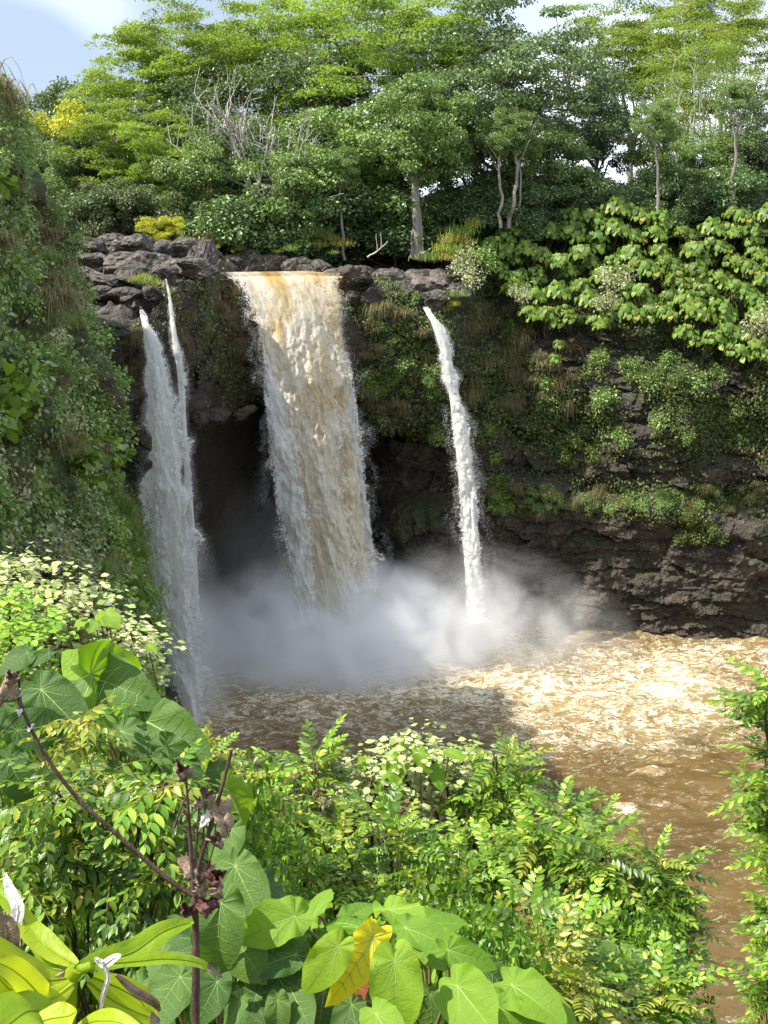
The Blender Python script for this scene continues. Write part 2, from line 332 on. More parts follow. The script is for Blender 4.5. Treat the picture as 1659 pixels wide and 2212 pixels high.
# ------------------------------------------------------------------ pool
def make_pool():
    xs = np.concatenate([np.linspace(-60, -18, 8)[:-1], np.linspace(-18, 38, 430), np.linspace(38, 260, 10)[1:]])
    ys = np.concatenate([np.linspace(8, 40, 8)[:-1], np.linspace(40, 106, 430)])
    X, Y = np.meshgrid(xs, ys)
    p = np.stack([X, Y, X * 0], -1)
    calm = ss(70, 48, Y)
    amp = 0.20 + 0.34 * ss(58, 82, Y)
    flow = np.stack([X * .5 + Y * .12, Y * .85 - X * .16, X * 0], -1)
    wp = flow + .5 * np.stack([fbm(flow * .5, 2), fbm(flow * .5 + 7, 2), X * 0], -1)
    z = amp * (0.55 * fbm(wp * .6, 3) + 0.60 * (0.45 - np.abs(fbm(wp * 1.1 + 4, 3))) + 0.22 * (0.4 - np.abs(fbm(wp * 2.6, 3))))
    z = z + 0.10 * fbm(np.stack([X * .18, Y * .35, X * 0], -1), 2) * calm
    # a standing wave over a sunk stone, and two smaller ones
    for (px, py, w, h) in ((1345, 1752, 1.1, .40), (1405, 1665, .7, .22), (1590, 1800, .6, .2)):
        c = pixz(px, py)
        z = z + h * np.exp(-((X - c[0]) / w) ** 2 - ((Y - c[1] - .15 * (X - c[0])) / .45) ** 2)
    dm = np.exp(-(((X + 2.5) / 7) ** 2 + ((Y - 87) / 5) ** 2))
    z = z + dm * 0.8 * (0.6 + fbm(p * .8, 3))
    # foam density: heavy below the falls and in the outflow, thinning towards the viewer
    foam = 0.6 * np.exp(-(((X - 0) / 12) ** 2 + ((Y - 87) / 9) ** 2)) + 0.56 * np.exp(-(((X - 14) / 9.5) ** 2 + ((Y - 79) / 8) ** 2)) \
        + 0.5 * np.exp(-(((X + 11) / 3.0) ** 2 + ((Y - 76) / 3.0) ** 2)) + 0.26 * ss(50, 74, Y) + 0.22 * np.exp(-(((X + 2) / 10) ** 2 + ((Y - 77) / 6) ** 2)) + 0.3 * np.exp(-(((X - 24) / 9) ** 2 + ((Y - 86) / 5) ** 2))
    for (px, py, w) in ((1345, 1756, 1.0), (1405, 1668, .7), (520, 1640, 1.3), (1590, 1800, .4)):
        c = pixz(px, py); foam = foam + 0.8 * np.exp(-((X - c[0]) / w) ** 2 - ((Y - c[1]) / .5) ** 2)
    foam = foam + 0.25 * fbm(p * .22 + 3, 3) * ss(46, 70, Y)
    mb = MB(); V = np.stack([X, Y, z], -1); mb.grid(V)
    m, nt = newmat('brown_water')
    tcn = N(nt, 'ShaderNodeTexCoord'); at = N(nt, 'ShaderNodeAttribute', attribute_name='foam')
    mpn = N(nt, 'ShaderNodeMapping', {0: tcn.outputs['Object'], 3: (0.55, 1.0, 1.0), 2: (0, 0, -0.18)})
    wz = N(nt, 'ShaderNodeTexNoise', {'Vector': mpn.outputs[0], 'Scale': 0.9, 'Detail': 5.0, 'Roughness': 0.6})
    wv = N(nt, 'ShaderNodeVectorMath', {0: wz.outputs[1], 1: (1.9, 1.9, 0)}, operation='MULTIPLY')
    co = N(nt, 'ShaderNodeVectorMath', {0: mpn.outputs[0], 1: wv.outputs[0]}, operation='ADD')
    def ridge(scale, det, wd=15.0):
        n = N(nt, 'ShaderNodeTexNoise', {'Vector': co.outputs[0], 'Scale': scale, 'Detail': det, 'Roughness': 0.58})
        return MATH(nt, 'SUBTRACT', 1.0, MATH(nt, 'MULTIPLY', MATH(nt, 'ABSOLUTE', MATH(nt, 'SUBTRACT', n.outputs[0], 0.5)), wd), clamp=True)
    fz = N(nt, 'ShaderNodeTexNoise', {'Vector': mpn.outputs[0], 'Scale': 0.35, 'Detail': 4.0})
    r1 = ridge(1.9, 6.0); r2 = ridge(5.0, 6.0)
    bl = N(nt, 'ShaderNodeTexNoise', {'Vector': co.outputs[0], 'Scale': 2.6, 'Detail': 8.0, 'Roughness': 0.72})
    r0 = ridge(0.8, 5.0, 20.0); rq = ridge(1.3, 4.0, 9.0)
    FA = at.outputs['Fac']
    haze = MATH(nt, 'MULTIPLY', MATH(nt, 'ADD', MATH(nt, 'MULTIPLY', FA, 0.95), MATH(nt, 'MULTIPLY_ADD', bl.outputs[0], 1.5, -0.95)), 1.0, clamp=True)
    fil = MATH(nt, 'ADD', MATH(nt, 'MAXIMUM', r0, MATH(nt, 'MULTIPLY', r1, 0.95)), MATH(nt, 'ADD', MATH(nt, 'MULTIPLY', r2, 0.42), MATH(nt, 'MULTIPLY', rq, 0.35)))
    thr = MATH(nt, 'MULTIPLY_ADD', FA, -0.85, 1.32)
    brk = MATH(nt, 'MULTIPLY_ADD', bl.outputs[0], 1.6, -0.8)
    ff = MATH(nt, 'MULTIPLY', MATH(nt, 'ADD', MATH(nt, 'SUBTRACT', fil, thr), brk), 1.05, clamp=True)
    wc = RAMP(nt, fz.outputs[0], [(0.3, (0.072, 0.046, 0.014)), (0.7, (0.135, 0.088, 0.029))])
    c = MIXC(nt, MATH(nt, 'MULTIPLY', haze, 0.75), wc, (0.44, 0.32, 0.15))
    c = MIXC(nt, ff, c, (0.84, 0.77, 0.60))
    rg = MATH(nt, 'MULTIPLY_ADD', ff, 0.45, 0.09)
    fine = N(nt, 'ShaderNodeTexNoise', {'Vector': co.outputs[0], 'Scale': 3.2, 'Detail': 6.0, 'Roughness': 0.6})
    bp = N(nt, 'ShaderNodeBump', {'Strength': 0.45, 'Distance': 0.14, 'Height': MATH(nt, 'ADD', fine.outputs[0], MATH(nt, 'MULTIPLY', ff, 0.5))})
    p = N(nt, 'ShaderNodeBsdfPrincipled', {'Base Color': c, 'Roughness': rg, 'Normal': bp.outputs[0], 'IOR': 1.33, 'Specular IOR Level': 0.5})
    out(nt, p.outputs[0])
    struct(mb.build('pool_water', m, attrs={'foam': foam.ravel()}))
make_pool()

# ------------------------------------------------------------------ cliffs
def make_cliff():
    xs = np.concatenate([np.linspace(-60, -24, 20)[:-1], np.linspace(-24, 38, 520), np.linspace(38, 260, 30)[1:]])
    k = np.linspace(0, 1, 240)
    X, K = np.meshgrid(xs, k)
    zt = cliff_top(X) + 0.3 * fbm(np.stack([X * .9, X * 0, X * 0], -1), 3)
    Z = -1.5 + (zt + 1.5) * K
    Y = cliff_y(X, Z)
    Y[-12:] += (np.linspace(0, 1, 12) ** 2)[:, None] * 0.9 * ss(6, 2, X[-12:])
    V = np.stack([X, Y, Z], -1)
    # ledge rows going back from the top edge
    rows = []; edge = V[-1]
    for t in np.concatenate([np.linspace(0.01, 1, 70) ** 1.4]):
        yy = edge[:, 1] + t * 22.0
        zz = top_z(edge[:, 0], yy); a = ss(0, 0.10, t)
        base = edge[:, 2] * (1 - a) + zz * a
        p = np.stack([edge[:, 0], yy, zz * 0], -1)
        c, e = cells(p * np.array([.5, .42, 1])); c2, e2 = cells(p * np.array([1.3, 1.1, 1]))
        rough = 0.55 * c + 0.3 * fbm(p * .8, 4) + 0.22 * c2 - .35 * np.clip(.15 - e, 0, .15) / .15
        river = ss(-10.2, -9.4, edge[:, 0]) * ss(-2.2, -3.2, edge[:, 0] - (yy - 91) * .5)
        base = base + rough * a * (1 - .8 * river) * ss(26, 12, np.abs(edge[:, 0] + 2)) + (0.15 * fbm(p * 2.2, 2)) * a
        rows.append(np.stack([edge[:, 0], yy, base], -1))
    Lg = np.concatenate([V[-1:], np.stack(rows)]); cut = int(np.searchsorted(xs, 5.2))
    mb = MB(); mb.grid(V, 0); mb.grid(Lg[:, :cut + 1], 1); mb.grid(Lg[:, cut:], 2)
    o = struct(mb.build('cliff', [M_ROCK, M_LEDGE, M_SOIL], smooth=False))
    Vn = np.cross(np.gradient(V, axis=1), np.gradient(V, axis=0)); Vn = unit(Vn); Vn[Vn[..., 1] > 0] *= 1
    return o, V, Vn
CLIFF, CV, CN = make_cliff()

def make_ground():
    xs = np.concatenate([np.linspace(-900, -70, 12)[:-1], np.linspace(-70, 70, 90), np.linspace(70, 900, 12)[1:]])
    ys = np.concatenate([np.linspace(0, 1, 50) ** 2 * 60, np.linspace(70, 1500, 18)])
    X, T = np.meshgrid(xs, ys); Y = cliff_base(X) + 7.5 + T
    z = top_z(X, Y) - 0.35 + 0.35 * fbm(np.stack([X * .3, Y * .3, X * 0], -1), 3) * ss(8, 14, T + 8 * ss(5, 9, np.abs(X + 4)))
    mb = MB(); mb.grid(np.stack([X, Y, z], -1)); struct(mb.build('ground', M_GROUND))
make_ground()

def make_slope():
    xs = np.linspace(-30, 60, 120); ys = np.linspace(-12, 48, 120); X, Y = np.meshgrid(xs, ys)
    z = gz(X, Y) + 0.35 * fbm(np.stack([X * .5, Y * .5, X * 0], -1), 4) * ss(1.5, 5, Y)
    mb = MB(); mb.grid(np.stack([X, Y, z], -1)); struct(mb.build('bank', M_SOIL))
make_slope()

def make_left():
    ys = np.concatenate([np.linspace(14, 84, 330)]); zs = np.linspace(-1.5, 35, 200)
    Y, Z = np.meshgrid(ys, zs)
    zt = interp(Y, [14, 22, 30, 45, 60, 75, 84], [19, 22, 27, 33, 34.5, 34, 32]); Zc = np.minimum(Z, 1e9) * zt / 35.0
    X = left_x(Y, Zc); p = np.stack([X, Y, Zc], -1)
    X = X + 1.7 * fbm(p * .13, 3) + 1.0 * fbm(p * .4 + 8, 4)
    c, e = cells(p * .5); X = X + .4 * c
    c, e = cells(p * 1.4); X = X + .18 * c
    V = np.stack([X, Y, Zc], -1)
    rows = [V[-1] + np.array([-t, 0, 0.25 * math.sin(t)]) * 1 for t in (1, 3, 6, 12, 25, 60, 200)]
    mb = MB(); mb.grid(V, flip=True); mb.grid(np.concatenate([V[-1:], np.stack(rows)]), flip=True)
    o = struct(mb.build('side_cliff', M_SOIL))
    Vn = unit(np.cross(np.gradient(V, axis=0), np.gradient(V, axis=1)))
    return o, V, Vn
LEFT, LV, LN = make_left()
if LN[..., 0].mean() < 0: LN = -LN
if CN[..., 1].mean() > 0: CN = -CN

# loose rocks: dips and slabs as seen on the ledges
def rock_mesh(seed, flat=.55, mat=None, sub=4):
    import bmesh
    bm = bmesh.new(); bmesh.ops.create_icosphere(bm, subdivisions=sub, radius=1.0)
    V = np.array([v.co[:] for v in bm.verts]); r = np.random.default_rng(seed); off = r.random(3) * 50
    for _ in range(9):                                   # plane cuts make faces
        n = unit(r.normal(size=3)); d = r.uniform(.55, .85); h = V @ n - d
        V = V - np.clip(h, 0, None)[:, None] * n * .92
    V = V * (1 + 0.16 * fbm(V * 1.4 + off, 4)[:, None])
    c, e = cells(V * 2.2 + off); V = V * (1 + .07 * c[:, None] - .06 * (np.clip(.12 - e, 0, .12) / .12)[:, None])
    V[:, 2] *= flat
    for v, q in zip(bm.verts, V): v.co = q
    me = bpy.data.meshes.new('rock'); bm.to_mesh(me); bm.free()
    me.polygons.foreach_set('use_smooth', np.zeros(len(me.polygons), bool)); me.materials.append(mat); return me
RK = [rock_mesh(30 + i, .5 + .08 * (i % 3), M_LEDGE) for i in range(6)]
RKD = [rock_mesh(60 + i, .55, M_ROCK) for i in range(5)]
def rocks():
    r = np.random.default_rng(5)
    L = [  # x, y (picture), depth, half width, which
        (190, 512, 94, 1.5), (240, 515, 95, 1.6), (300, 518, 95, 1.9), (360, 522, 95.5, 1.7), (410, 527, 95, 1.5), (455, 540, 94, 1.5),
        (200, 545, 90, 1.4), (260, 552, 89, 1.7), (330, 560, 88, 1.9), (390, 560, 86.5, 1.5), (425, 565, 85.5, 1.3), (180, 580, 86, 1.3),
        (235, 590, 85, 1.5), (290, 585, 84.5, 1.3), (350, 590, 84, 1.2), (215, 620, 83, 1.3), (265, 625, 82.5, 1.1), (330, 622, 82.5, .8),
        (505, 548, 99, 1.6), (545, 552, 99, 1.8), (585, 560, 98.5, 1.6), (480, 560, 97, 1.1), (640, 568, 98, 1.4), (690, 570, 97.5, 1.6), (735, 578, 96.5, 1.5), (780, 585, 95.5, 1.3),
        (660, 582, 96.5, 1.0), (720, 588, 95.6, .9), (845, 590, 95.5, 1.7), (890, 590, 96, 1.9), (940, 595, 96, 1.8), (975, 620, 95, 1.3), (935, 640, 94, 1.2), (860, 615, 94.2, 1.4), (800, 612, 94, 1.1)]
    for i, (x, y, Y, w) in enumerate(L):
        c = pix(x, y, Y); me = RK[i % 6]
        M = Matrix.Translation(Vector(c) - Vector((0, 0, .35 * w))) @ Matrix.Rotation(r.uniform(-.25, .15), 4, 'Y') @ Matrix.Rotation(r.uniform(0, 6.28), 4, 'Z') @ Matrix.Diagonal((w, w * .9, w * r.uniform(.75, 1.1), 1))
        obj('rock', me, CLIFF, M)
    for (x, y, Y, w, h) in ((900, 600, 96, 2.5, 1.1), (950, 615, 95.6, 2.2, 1.0), (860, 605, 95.2, 1.7, .9)):
        M = Matrix.Translation(Vector(pix(x, y, Y)) - Vector((0, 0, .4 * h))) @ Matrix.Rotation(-.12, 4, 'Y') @ Matrix.Rotation(.45, 4, 'X') @ Matrix.Rotation(x, 4, 'Z') @ Matrix.Diagonal((w, w * .9, h, 1)); obj('rock', RK[(x // 10) % 6], CLIFF, M)
    D = [(255, 700, 81, 1.2), (240, 780, 80.5, 1.3), (265, 860, 80, 1.2), (760, 600, 92.5, 1.5), (745, 640, 92.6, 1.1), (800, 640, 92.5, 1.2), (470, 900, 85, 1.0), (430, 905, 84, .8), (530, 890, 86, .9),
         (1120, 1100, 92.5, .9), (1190, 1110, 92, 1.0), (1290, 1120, 91.5, 1.1), (1350, 1140, 91, 1.0), (1480, 1050, 92, 1.3), (1560, 1040, 91.5, 1.4), (1230, 1020, 93.5, 1.2), (1340, 1020, 93, 1.1), (1130, 1000, 94, 1.0)]
    for i, (x, y, Y, w) in enumerate(D):
        c = pix(x, y, Y); c[1] = float(cliff_y(c[0], c[2])) + .45 * w if x > 1000 else c[1]
        M = Matrix.Translation(Vector(c)) @ Matrix.Rotation(r.uniform(-.4, .4), 4, 'Y') @ Matrix.Rotation(r.uniform(0, 6.28), 4, 'Z') @ Matrix.Diagonal((w, w * .8, w * r.uniform(.7, 1.2), 1))
        obj('rock', RKD[i % 5], CLIFF, M)
    t = thing('shore_rock', 'black wet rock standing in the water at the foot of the left waterfall', 'rock', pixz(345, 1560) - np.array([0, 0, .3]))
    base = np.array(t.location)
    for (x, y, Y, w, h) in ((345, 1500, 77, 1.5, 2.1), (320, 1440, 78, 1.8, 2.4), (300, 1370, 79, 1.7, 2.6), (365, 1520, 76.3, .85, 1.4), (285, 1300, 79.5, 1.4, 3)):
        c = pix(x, y, Y) - base
        me = rock_mesh(int(x), .8, M_BLACK)
        obj('rock_face', me, t, Matrix.Translation(Vector(c)) @ Matrix.Rotation(x * .7, 4, 'Z') @ Matrix.Diagonal((w, w, h, 1)))
rocks()

# ------------------------------------------------------------------ water falling
def fallmat(name, amber, density=1.0, edgew=1.0, topamber=0.0, thin=0.0, wt_=(0.92, 0.92, 0.90), fade=0.0):
    m, nt = newmat(name)
    uv = N(nt, 'ShaderNodeUVMap'); e = N(nt, 'ShaderNodeAttribute', attribute_name='edge'); fl = N(nt, 'ShaderNodeAttribute', attribute_name='fall')
    E = e.outputs['Fac']; Fq = fl.outputs['Fac']
    def nz(sx, sy, det=5.0, dist=0.0, rough=0.6):
        mpn = N(nt, 'ShaderNodeMapping', {0: uv.outputs[0], 3: (sx, sy, 1)})
        return N(nt, 'ShaderNodeTexNoise', {'Vector': mpn.outputs[0], 'Scale': 1.0, 'Detail': det, 'Roughness': rough, 'Distortion': dist}).outputs[0]
    big = nz(.55, .16, 4, .6); med = nz(1.5, .75, 6, 1.0, .65); fine = nz(5.5, 3.2, 7, .5, .75); drop = nz(9, 8, 3, 0, .7); stre = nz(4.5, .35, 4, .3)
    # colour
    k = MATH(nt, 'ADD', MATH(nt, 'MULTIPLY', big, 1.0), MATH(nt, 'MULTIPLY', med, 0.7))
    am = RAMP(nt, MATH(nt, 'ADD', k, MATH(nt, 'MULTIPLY_ADD', Fq, -0.22, amber - .45)), [(0.62, 0.0), (1.05, 1.0)])
    am = MATH(nt, 'MULTIPLY', am, RAMP(nt, E, [(0.05, 0.0), (0.45, 1.0)]))
    white = RAMP(nt, MATH(nt, 'ADD', MATH(nt, 'MULTIPLY', fine, 0.6), MATH(nt, 'MULTIPLY', stre, 0.4)), [(0.3, (wt_[0] * .68, wt_[1] * .67, wt_[2] * .65)), (0.6, wt_)])
    ambc = RAMP(nt, MATH(nt, 'ADD', MATH(nt, 'MULTIPLY', fine, .7), MATH(nt, 'MULTIPLY', med, .3)), [(0.32, (0.46, 0.30, 0.10)), (0.48, (0.72, 0.56, 0.28)), (0.62, (0.90, 0.82, 0.60))])
    tp = MATH(nt, 'MULTIPLY', RAMP(nt, Fq, [(0.0, 1.0), (0.45, 0.0)]), MATH(nt, 'MULTIPLY', RAMP(nt, MATH(nt, 'ADD', MATH(nt, 'MULTIPLY', big, .8), MATH(nt, 'MULTIPLY', stre, .3)), [(0.5, 0.0), (0.64, 1.0)]), topamber))
    c = MIXC(nt, MATH(nt, 'MULTIPLY', am, min(1, amber * .95 + .05), clamp=True), white, ambc)
    c = MIXC(nt, RAMP(nt, MATH(nt, 'ADD', MATH(nt, 'MULTIPLY', stre, .65), MATH(nt, 'MULTIPLY', fine, .35)), [(0.5, 0.0), (0.62, 0.75)]), c, wt_)
    c = MIXC(nt, tp, c, MIXC(nt, fine, (0.46, 0.23, 0.035), (0.88, 0.66, 0.26)))
    # cover: solid in the core, torn and droplet-like towards the edges and downwards
    a = MATH(nt, 'ADD', MATH(nt, 'MULTIPLY', E, 2.3 * edgew), MATH(nt, 'MULTIPLY', MATH(nt, 'SUBTRACT', med, 0.5), 1.4))
    a = MATH(nt, 'ADD', a, MATH(nt, 'MULTIPLY', MATH(nt, 'SUBTRACT', fine, 0.5), 2.0))
    a = MATH(nt, 'ADD', a, MATH(nt, 'MULTIPLY', MATH(nt, 'SUBTRACT', drop, 0.5), 1.6))
    a = MATH(nt, 'ADD', a, MATH(nt, 'MULTIPLY', MATH(nt, 'SUBTRACT', stre, 0.5), 1.2))
    a = MATH(nt, 'ADD', a, MATH(nt, 'MULTIPLY_ADD', Fq, -thin, density - 1.0))
    if fade: a = MATH(nt, 'SUBTRACT', a, MATH(nt, 'MULTIPLY', RAMP(nt, Fq, [(0.04, 1.0), (0.30, 0.0)]), fade))
    al = MATH(nt, 'MULTIPLY', MATH(nt, 'SUBTRACT', a, 0.25), 2.2, clamp=True)
    bp = N(nt, 'ShaderNodeBump', {'Strength': 0.38, 'Distance': 0.3, 'Height': MATH(nt, 'ADD', MATH(nt, 'MULTIPLY', fine, 0.6), MATH(nt, 'MULTIPLY', med, 0.7))})
    d = N(nt, 'ShaderNodeBsdfPrincipled', {'Base Color': c, 'Roughness': 0.55, 'Normal': bp.outputs[0], 'Specular IOR Level': 0.3})
    t = N(nt, 'ShaderNodeBsdfTranslucent', {0: c})
    mx = N(nt, 'ShaderNodeMixShader', {0: 0.5, 1: d.outputs[0], 2: t.outputs[0]})
    tr = N(nt, 'ShaderNodeBsdfTransparent')
    fin = N(nt, 'ShaderNodeMixShader', {0: al, 1: tr.outputs[0], 2: mx.outputs[0]})
    out(nt, fin.outputs[0]); return m
M_DROP, _nt = newmat('water_drops'); out(_nt, N(_nt, 'ShaderNodeBsdfPrincipled', {'Base Color': (.85, .85, .86, 1), 'Roughness': .4}).outputs[0])

def fall_sheet(parent, name, tab, Yl, throw, mat, bulge=.5, amp=.3, nu=90, nv=420, seed=0, skew=0.0, zl=None, push=0.0, drops=0, widen=0.0, back=0.0):
    """tab: rows of picture (y, left x, right x); the water leaves the lip at depth Yl and arcs forward by throw"""
    tab = np.array(tab, float); y = np.linspace(tab[0, 0], tab[-1, 0], nv)
    xl = np.interp(y, tab[:, 0], tab[:, 1]) - widen; xr = np.interp(y, tab[:, 0], tab[:, 2]) + widen
    k = np.ones(9) / 9
    for a in (xl, xr): a[4:-4] = np.convolve(a, k, 'valid')
    z0 = pix(xl[0], y[0], Yl)[2] if zl is None else zl
    s = np.linspace(-1, 1, nu); G = np.zeros((nv, nu, 3)); fall = np.zeros((nv, nu)); W = np.zeros(nv)
    Yp = Yl
    for i in range(nv):
        for _ in range(4):
            z = pix(0, y[i], Yp)[2]; f = np.clip((z0 - z) / z0, 0, 1); Yp = Yl - throw * math.sqrt(f) - push
        A = pix(xl[i], y[i], Yp); Bq = pix(xr[i], y[i], Yp); W[i] = Bq[0] - A[0]
        G[i] = A + (Bq - A) * ((s + 1) / 2)[:, None]
        G[i, :, 1] += skew * s * (1 - f) - bulge * np.sqrt(np.clip(1 - s * s, 0, 1)) * (0.35 + .65 * min(1, f * 4)) + back * s * s
        fall[i] = f
    G[:, :, 2] = np.maximum(G[:, :, 2], -.3)
    v = np.concatenate([[0], np.cumsum(np.linalg.norm(np.diff(G[:, nu // 2], axis=0), axis=1))])
    U = (s[None] * W[:, None] / 2); P = np.stack([U * 1.0 + seed * 13.7, (v[:, None] * .34 + 0 * U), 0 * U + seed], -1)
    gr = 0.25 + .75 * ss(0, .35, fall)
    _, ce = cells(P * np.array([1.7, 3.6, 1]) + np.stack([fbm(P * 1.2, 2), fbm(P * 1.2 + 9, 2), 0 * U], -1) * .5)
    d = (0.22 * np.clip(ce * 1.5, 0, .7) + 0.9 * fbm(P * .55, 3) + .5 * (0.5 - np.abs(fbm(P * 1.3 + 7, 4))) + 0.22 * fbm(P * np.array([3.2, 4.5, 1]), 3) + .09 * (.4 - np.abs(fbm(P * np.array([6.5, 13, 1]) + 3, 3)))) * amp * gr
    G[:, :, 1] -= d
    edge = 1 - np.abs(s)[None] + 0 * fall
    G[:, :, 0] += np.sign(s)[None] * (1 - np.clip(edge * 3, 0, 1)) * fbm(np.stack([v[:, None] * .9 + 0 * U, np.sign(s)[None] * 5 + 0 * U, 0 * U + seed], -1), 4) * amp * 1.6 * gr
    base = np.array(parent.location)
    mb = MB(); mb.grid(G - base)
    uv = np.stack([U + seed * 3.1, v[:, None] + 0 * U], -1).reshape(-1, 2)
    o = mb.build(name, mat, parent, uv=uv, attrs={'edge': edge.ravel(), 'fall': fall.ravel()})
    if drops:
        r = np.random.default_rng(seed + 100); n = drops
        i = (nv * (1 - r.random(n) ** .8 * .94)).astype(int).clip(0, nv - 1)
        sd = np.where(r.random(n) < .5, -1, 1) * (1 - np.abs(r.normal(0, .16, n)) + .14 * np.abs(r.normal(0, 1, n)) * .6)
        j = ((sd + 1) / 2); A = G[i, 0]; Bq = G[i, -1]; Pp = A + (Bq - A) * j[:, None]
        Pp = Pp + r.normal(size=(n, 3)) * np.array([.10, .35, .2]) * (0.4 + fall[i, 0])[:, None]
        Pp[:, 2] = np.maximum(Pp[:, 2], .05)
        sz = r.uniform(.008, .022, n)
        mb = MB(); tv = np.array([(1, 0, -.7), (-.5, .87, -.7), (-.5, -.87, -.7), (0, 0, 1.6)]) * .7; tf = np.array([(0, 1, 3), (1, 2, 3), (2, 0, 3), (0, 2, 1)])
        V = (Pp - base)[:, None] + sz[:, None, None] * tv[None]
        mb.add(V, (np.arange(n)[:, None, None] * 4 + tf[None]).reshape(-1, 3))
        struct(mb.build('spray', M_DROP, parent), 'stuff')
    return G

W_MAIN = fallmat('fall_main', 0.55, 1.2, 0.95, 1.0, 0.15, (.96, .93, .84))
W_MAIN2 = fallmat('fall_right_lobe', 0.66, 1.2, 1.0, 0.9, 0.15, (.96, .93, .84))
W_VEIL = fallmat('fall_veil', 0.1, 0.6, 1.0, 0.0, 0.3, fade=1.6)
W_THIN = fallmat('fall_thin', 0.05, 1.5, 1.2, 0.0, 0.6)
W_SIDE = fallmat('fall_side', 0.22, 1.25, 1.2, 0.0, 0.85)
def make_falls():
    t = thing('waterfall', 'wide brown and cream waterfall pouring in front of the dark cave', 'waterfall', pixz(715, 1420))
    A = [(586, 472, 690), (594, 484, 700), (606, 500, 706), (640, 524, 716), (700, 545, 730), (800, 564, 746), (900, 575, 752), (1000, 582, 762), (1100, 594, 772), (1200, 612, 788), (1310, 632, 800), (1400, 650, 806)]
    Bt = [(590, 600, 734), (606, 615, 737), (640, 640, 741), (700, 650, 748), (800, 668, 766), (900, 682, 772), (1000, 700, 786), (1100, 712, 796), (1200, 715, 808), (1310, 722, 816), (1400, 730, 822)]
    Cv = [(620, 512, 600), (660, 528, 600), (700, 538, 610), (800, 553, 630), (900, 562, 650), (1000, 568, 670), (1100, 580, 690), (1200, 598, 700), (1310, 622, 710), (1400, 640, 720)]
    Dv = [(760, 720, 772), (850, 730, 778), (1000, 740, 796), (1100, 750, 812), (1200, 760, 826), (1310, 765, 836), (1400, 770, 842)]
    fall_sheet(t, 'right_stream', Bt, 91.2, 4.2, W_MAIN2, bulge=1.0, amp=.55, seed=2, skew=.4, zl=24.35, drops=9000)
    fall_sheet(t, 'centre_stream', A, 90.2, 4.6, W_MAIN, bulge=1.2, amp=.62, nu=150, seed=1, skew=1.3, zl=24.35, push=.15, drops=9000)
    fall_sheet(t, 'veil', Cv, 89.4, 4.0, W_VEIL, bulge=.7, amp=.5, seed=3, skew=.6, zl=24.2, push=.6, drops=9000)
    fall_sheet(t, 'veil', Dv, 91.6, 4.0, W_VEIL, bulge=.5, amp=.5, seed=4, zl=23, push=.4, drops=5000)
    t = thing('waterfall', 'tall white waterfall thinning to drops beside the left cliff', 'waterfall', pixz(420, 1556))
    A = [(668, 302, 309), (680, 303, 318), (710, 307, 330), (750, 312, 345), (800, 316, 364), (900, 319, 386), (1000, 320, 404), (1100, 318, 422), (1200, 316, 430), (1300, 326, 433), (1400, 352, 440), (1480, 380, 444), (1550, 398, 446)]
    fall_sheet(t, 'water_sheet', A, 79.6, 3.4, W_THIN, bulge=.8, amp=.4, seed=5, drops=12000, zl=22.6)
    fall_sheet(t, 'veil', [(r[0], r[1] + 4, r[2] + 2) for r in A[3:]], 79.6, 3.4, W_VEIL, bulge=.9, amp=.5, seed=6, push=.5, drops=8000, zl=22.6)
    t = thing('waterfall', 'narrow white ribbon of water joining the left waterfall', 'waterfall', pixz(425, 1500))
    Bt = [(602, 357, 361), (640, 362, 371), (700, 369, 381), (760, 376, 392), (820, 382, 400), (900, 388, 407), (980, 394, 414), (1060, 400, 421), (1150, 404, 428), (1250, 408, 434), (1350, 412, 438), (1500, 420, 444)]
    fall_sheet(t, 'water_sheet', Bt, 81.6, 3.6, W_SIDE, bulge=.35, amp=.25, nu=44, seed=7, drops=5000, zl=24.2)
    t = thing('waterfall', 'slender white waterfall springing from the pale slab right of the cave', 'waterfall', pixz(1022, 1400))
    Ct = [(662, 910, 922), (675, 916, 936), (700, 928, 956), (730, 939, 968), (780, 952, 981), (850, 964, 997), (950, 975, 1018), (1050, 983, 1033), (1150, 990, 1039), (1250, 995, 1052), (1340, 992, 1064)]
    fall_sheet(t, 'water_sheet', Ct, 93.0, 4.6, W_SIDE, bulge=.6, amp=.35, nu=60, seed=8, drops=8000, zl=22.2)
    fall_sheet(t, 'veil', [(r[0], r[1] - 2, r[2] + 3) for r in Ct[5:]], 93.0, 4.6, W_VEIL, bulge=.8, amp=.4, nu=60, seed=9, push=.3, drops=3000, zl=22.2)
    # the river feeding the main fall
    v = np.linspace(0, 1, 60); u = np.linspace(0, 1, 60); U, Vv = np.meshgrid(u, v)
    Lp = np.array([pix(474, 588, 88.4), pix(468, 577, 98), pix(430, 574, 108)]); Rp = np.array([pix(736, 592, 91.9), pix(640, 580, 99), pix(600, 575, 108)])
    def path(Q): return np.stack([np.interp(v, [0, .5, 1], Q[:, i]) for i in range(3)], -1)
    L, R = path(Lp), path(Rp); G = L[:, None] + (R - L)[:, None] * U[..., None]; G[..., 2] = 24.33 + .12 * fbm(np.stack([G[..., 0] * 1.1, G[..., 1] * .8, 0 * U], -1), 3)
    mb = MB(); mb.grid(G)
    struct(mb.build('river_water', W_MAIN, uv=np.stack([G[..., 0], G[..., 1]], -1).reshape(-1, 2), attrs={'edge': np.ones(3600), 'fall': np.zeros(3600)}))
make_falls()

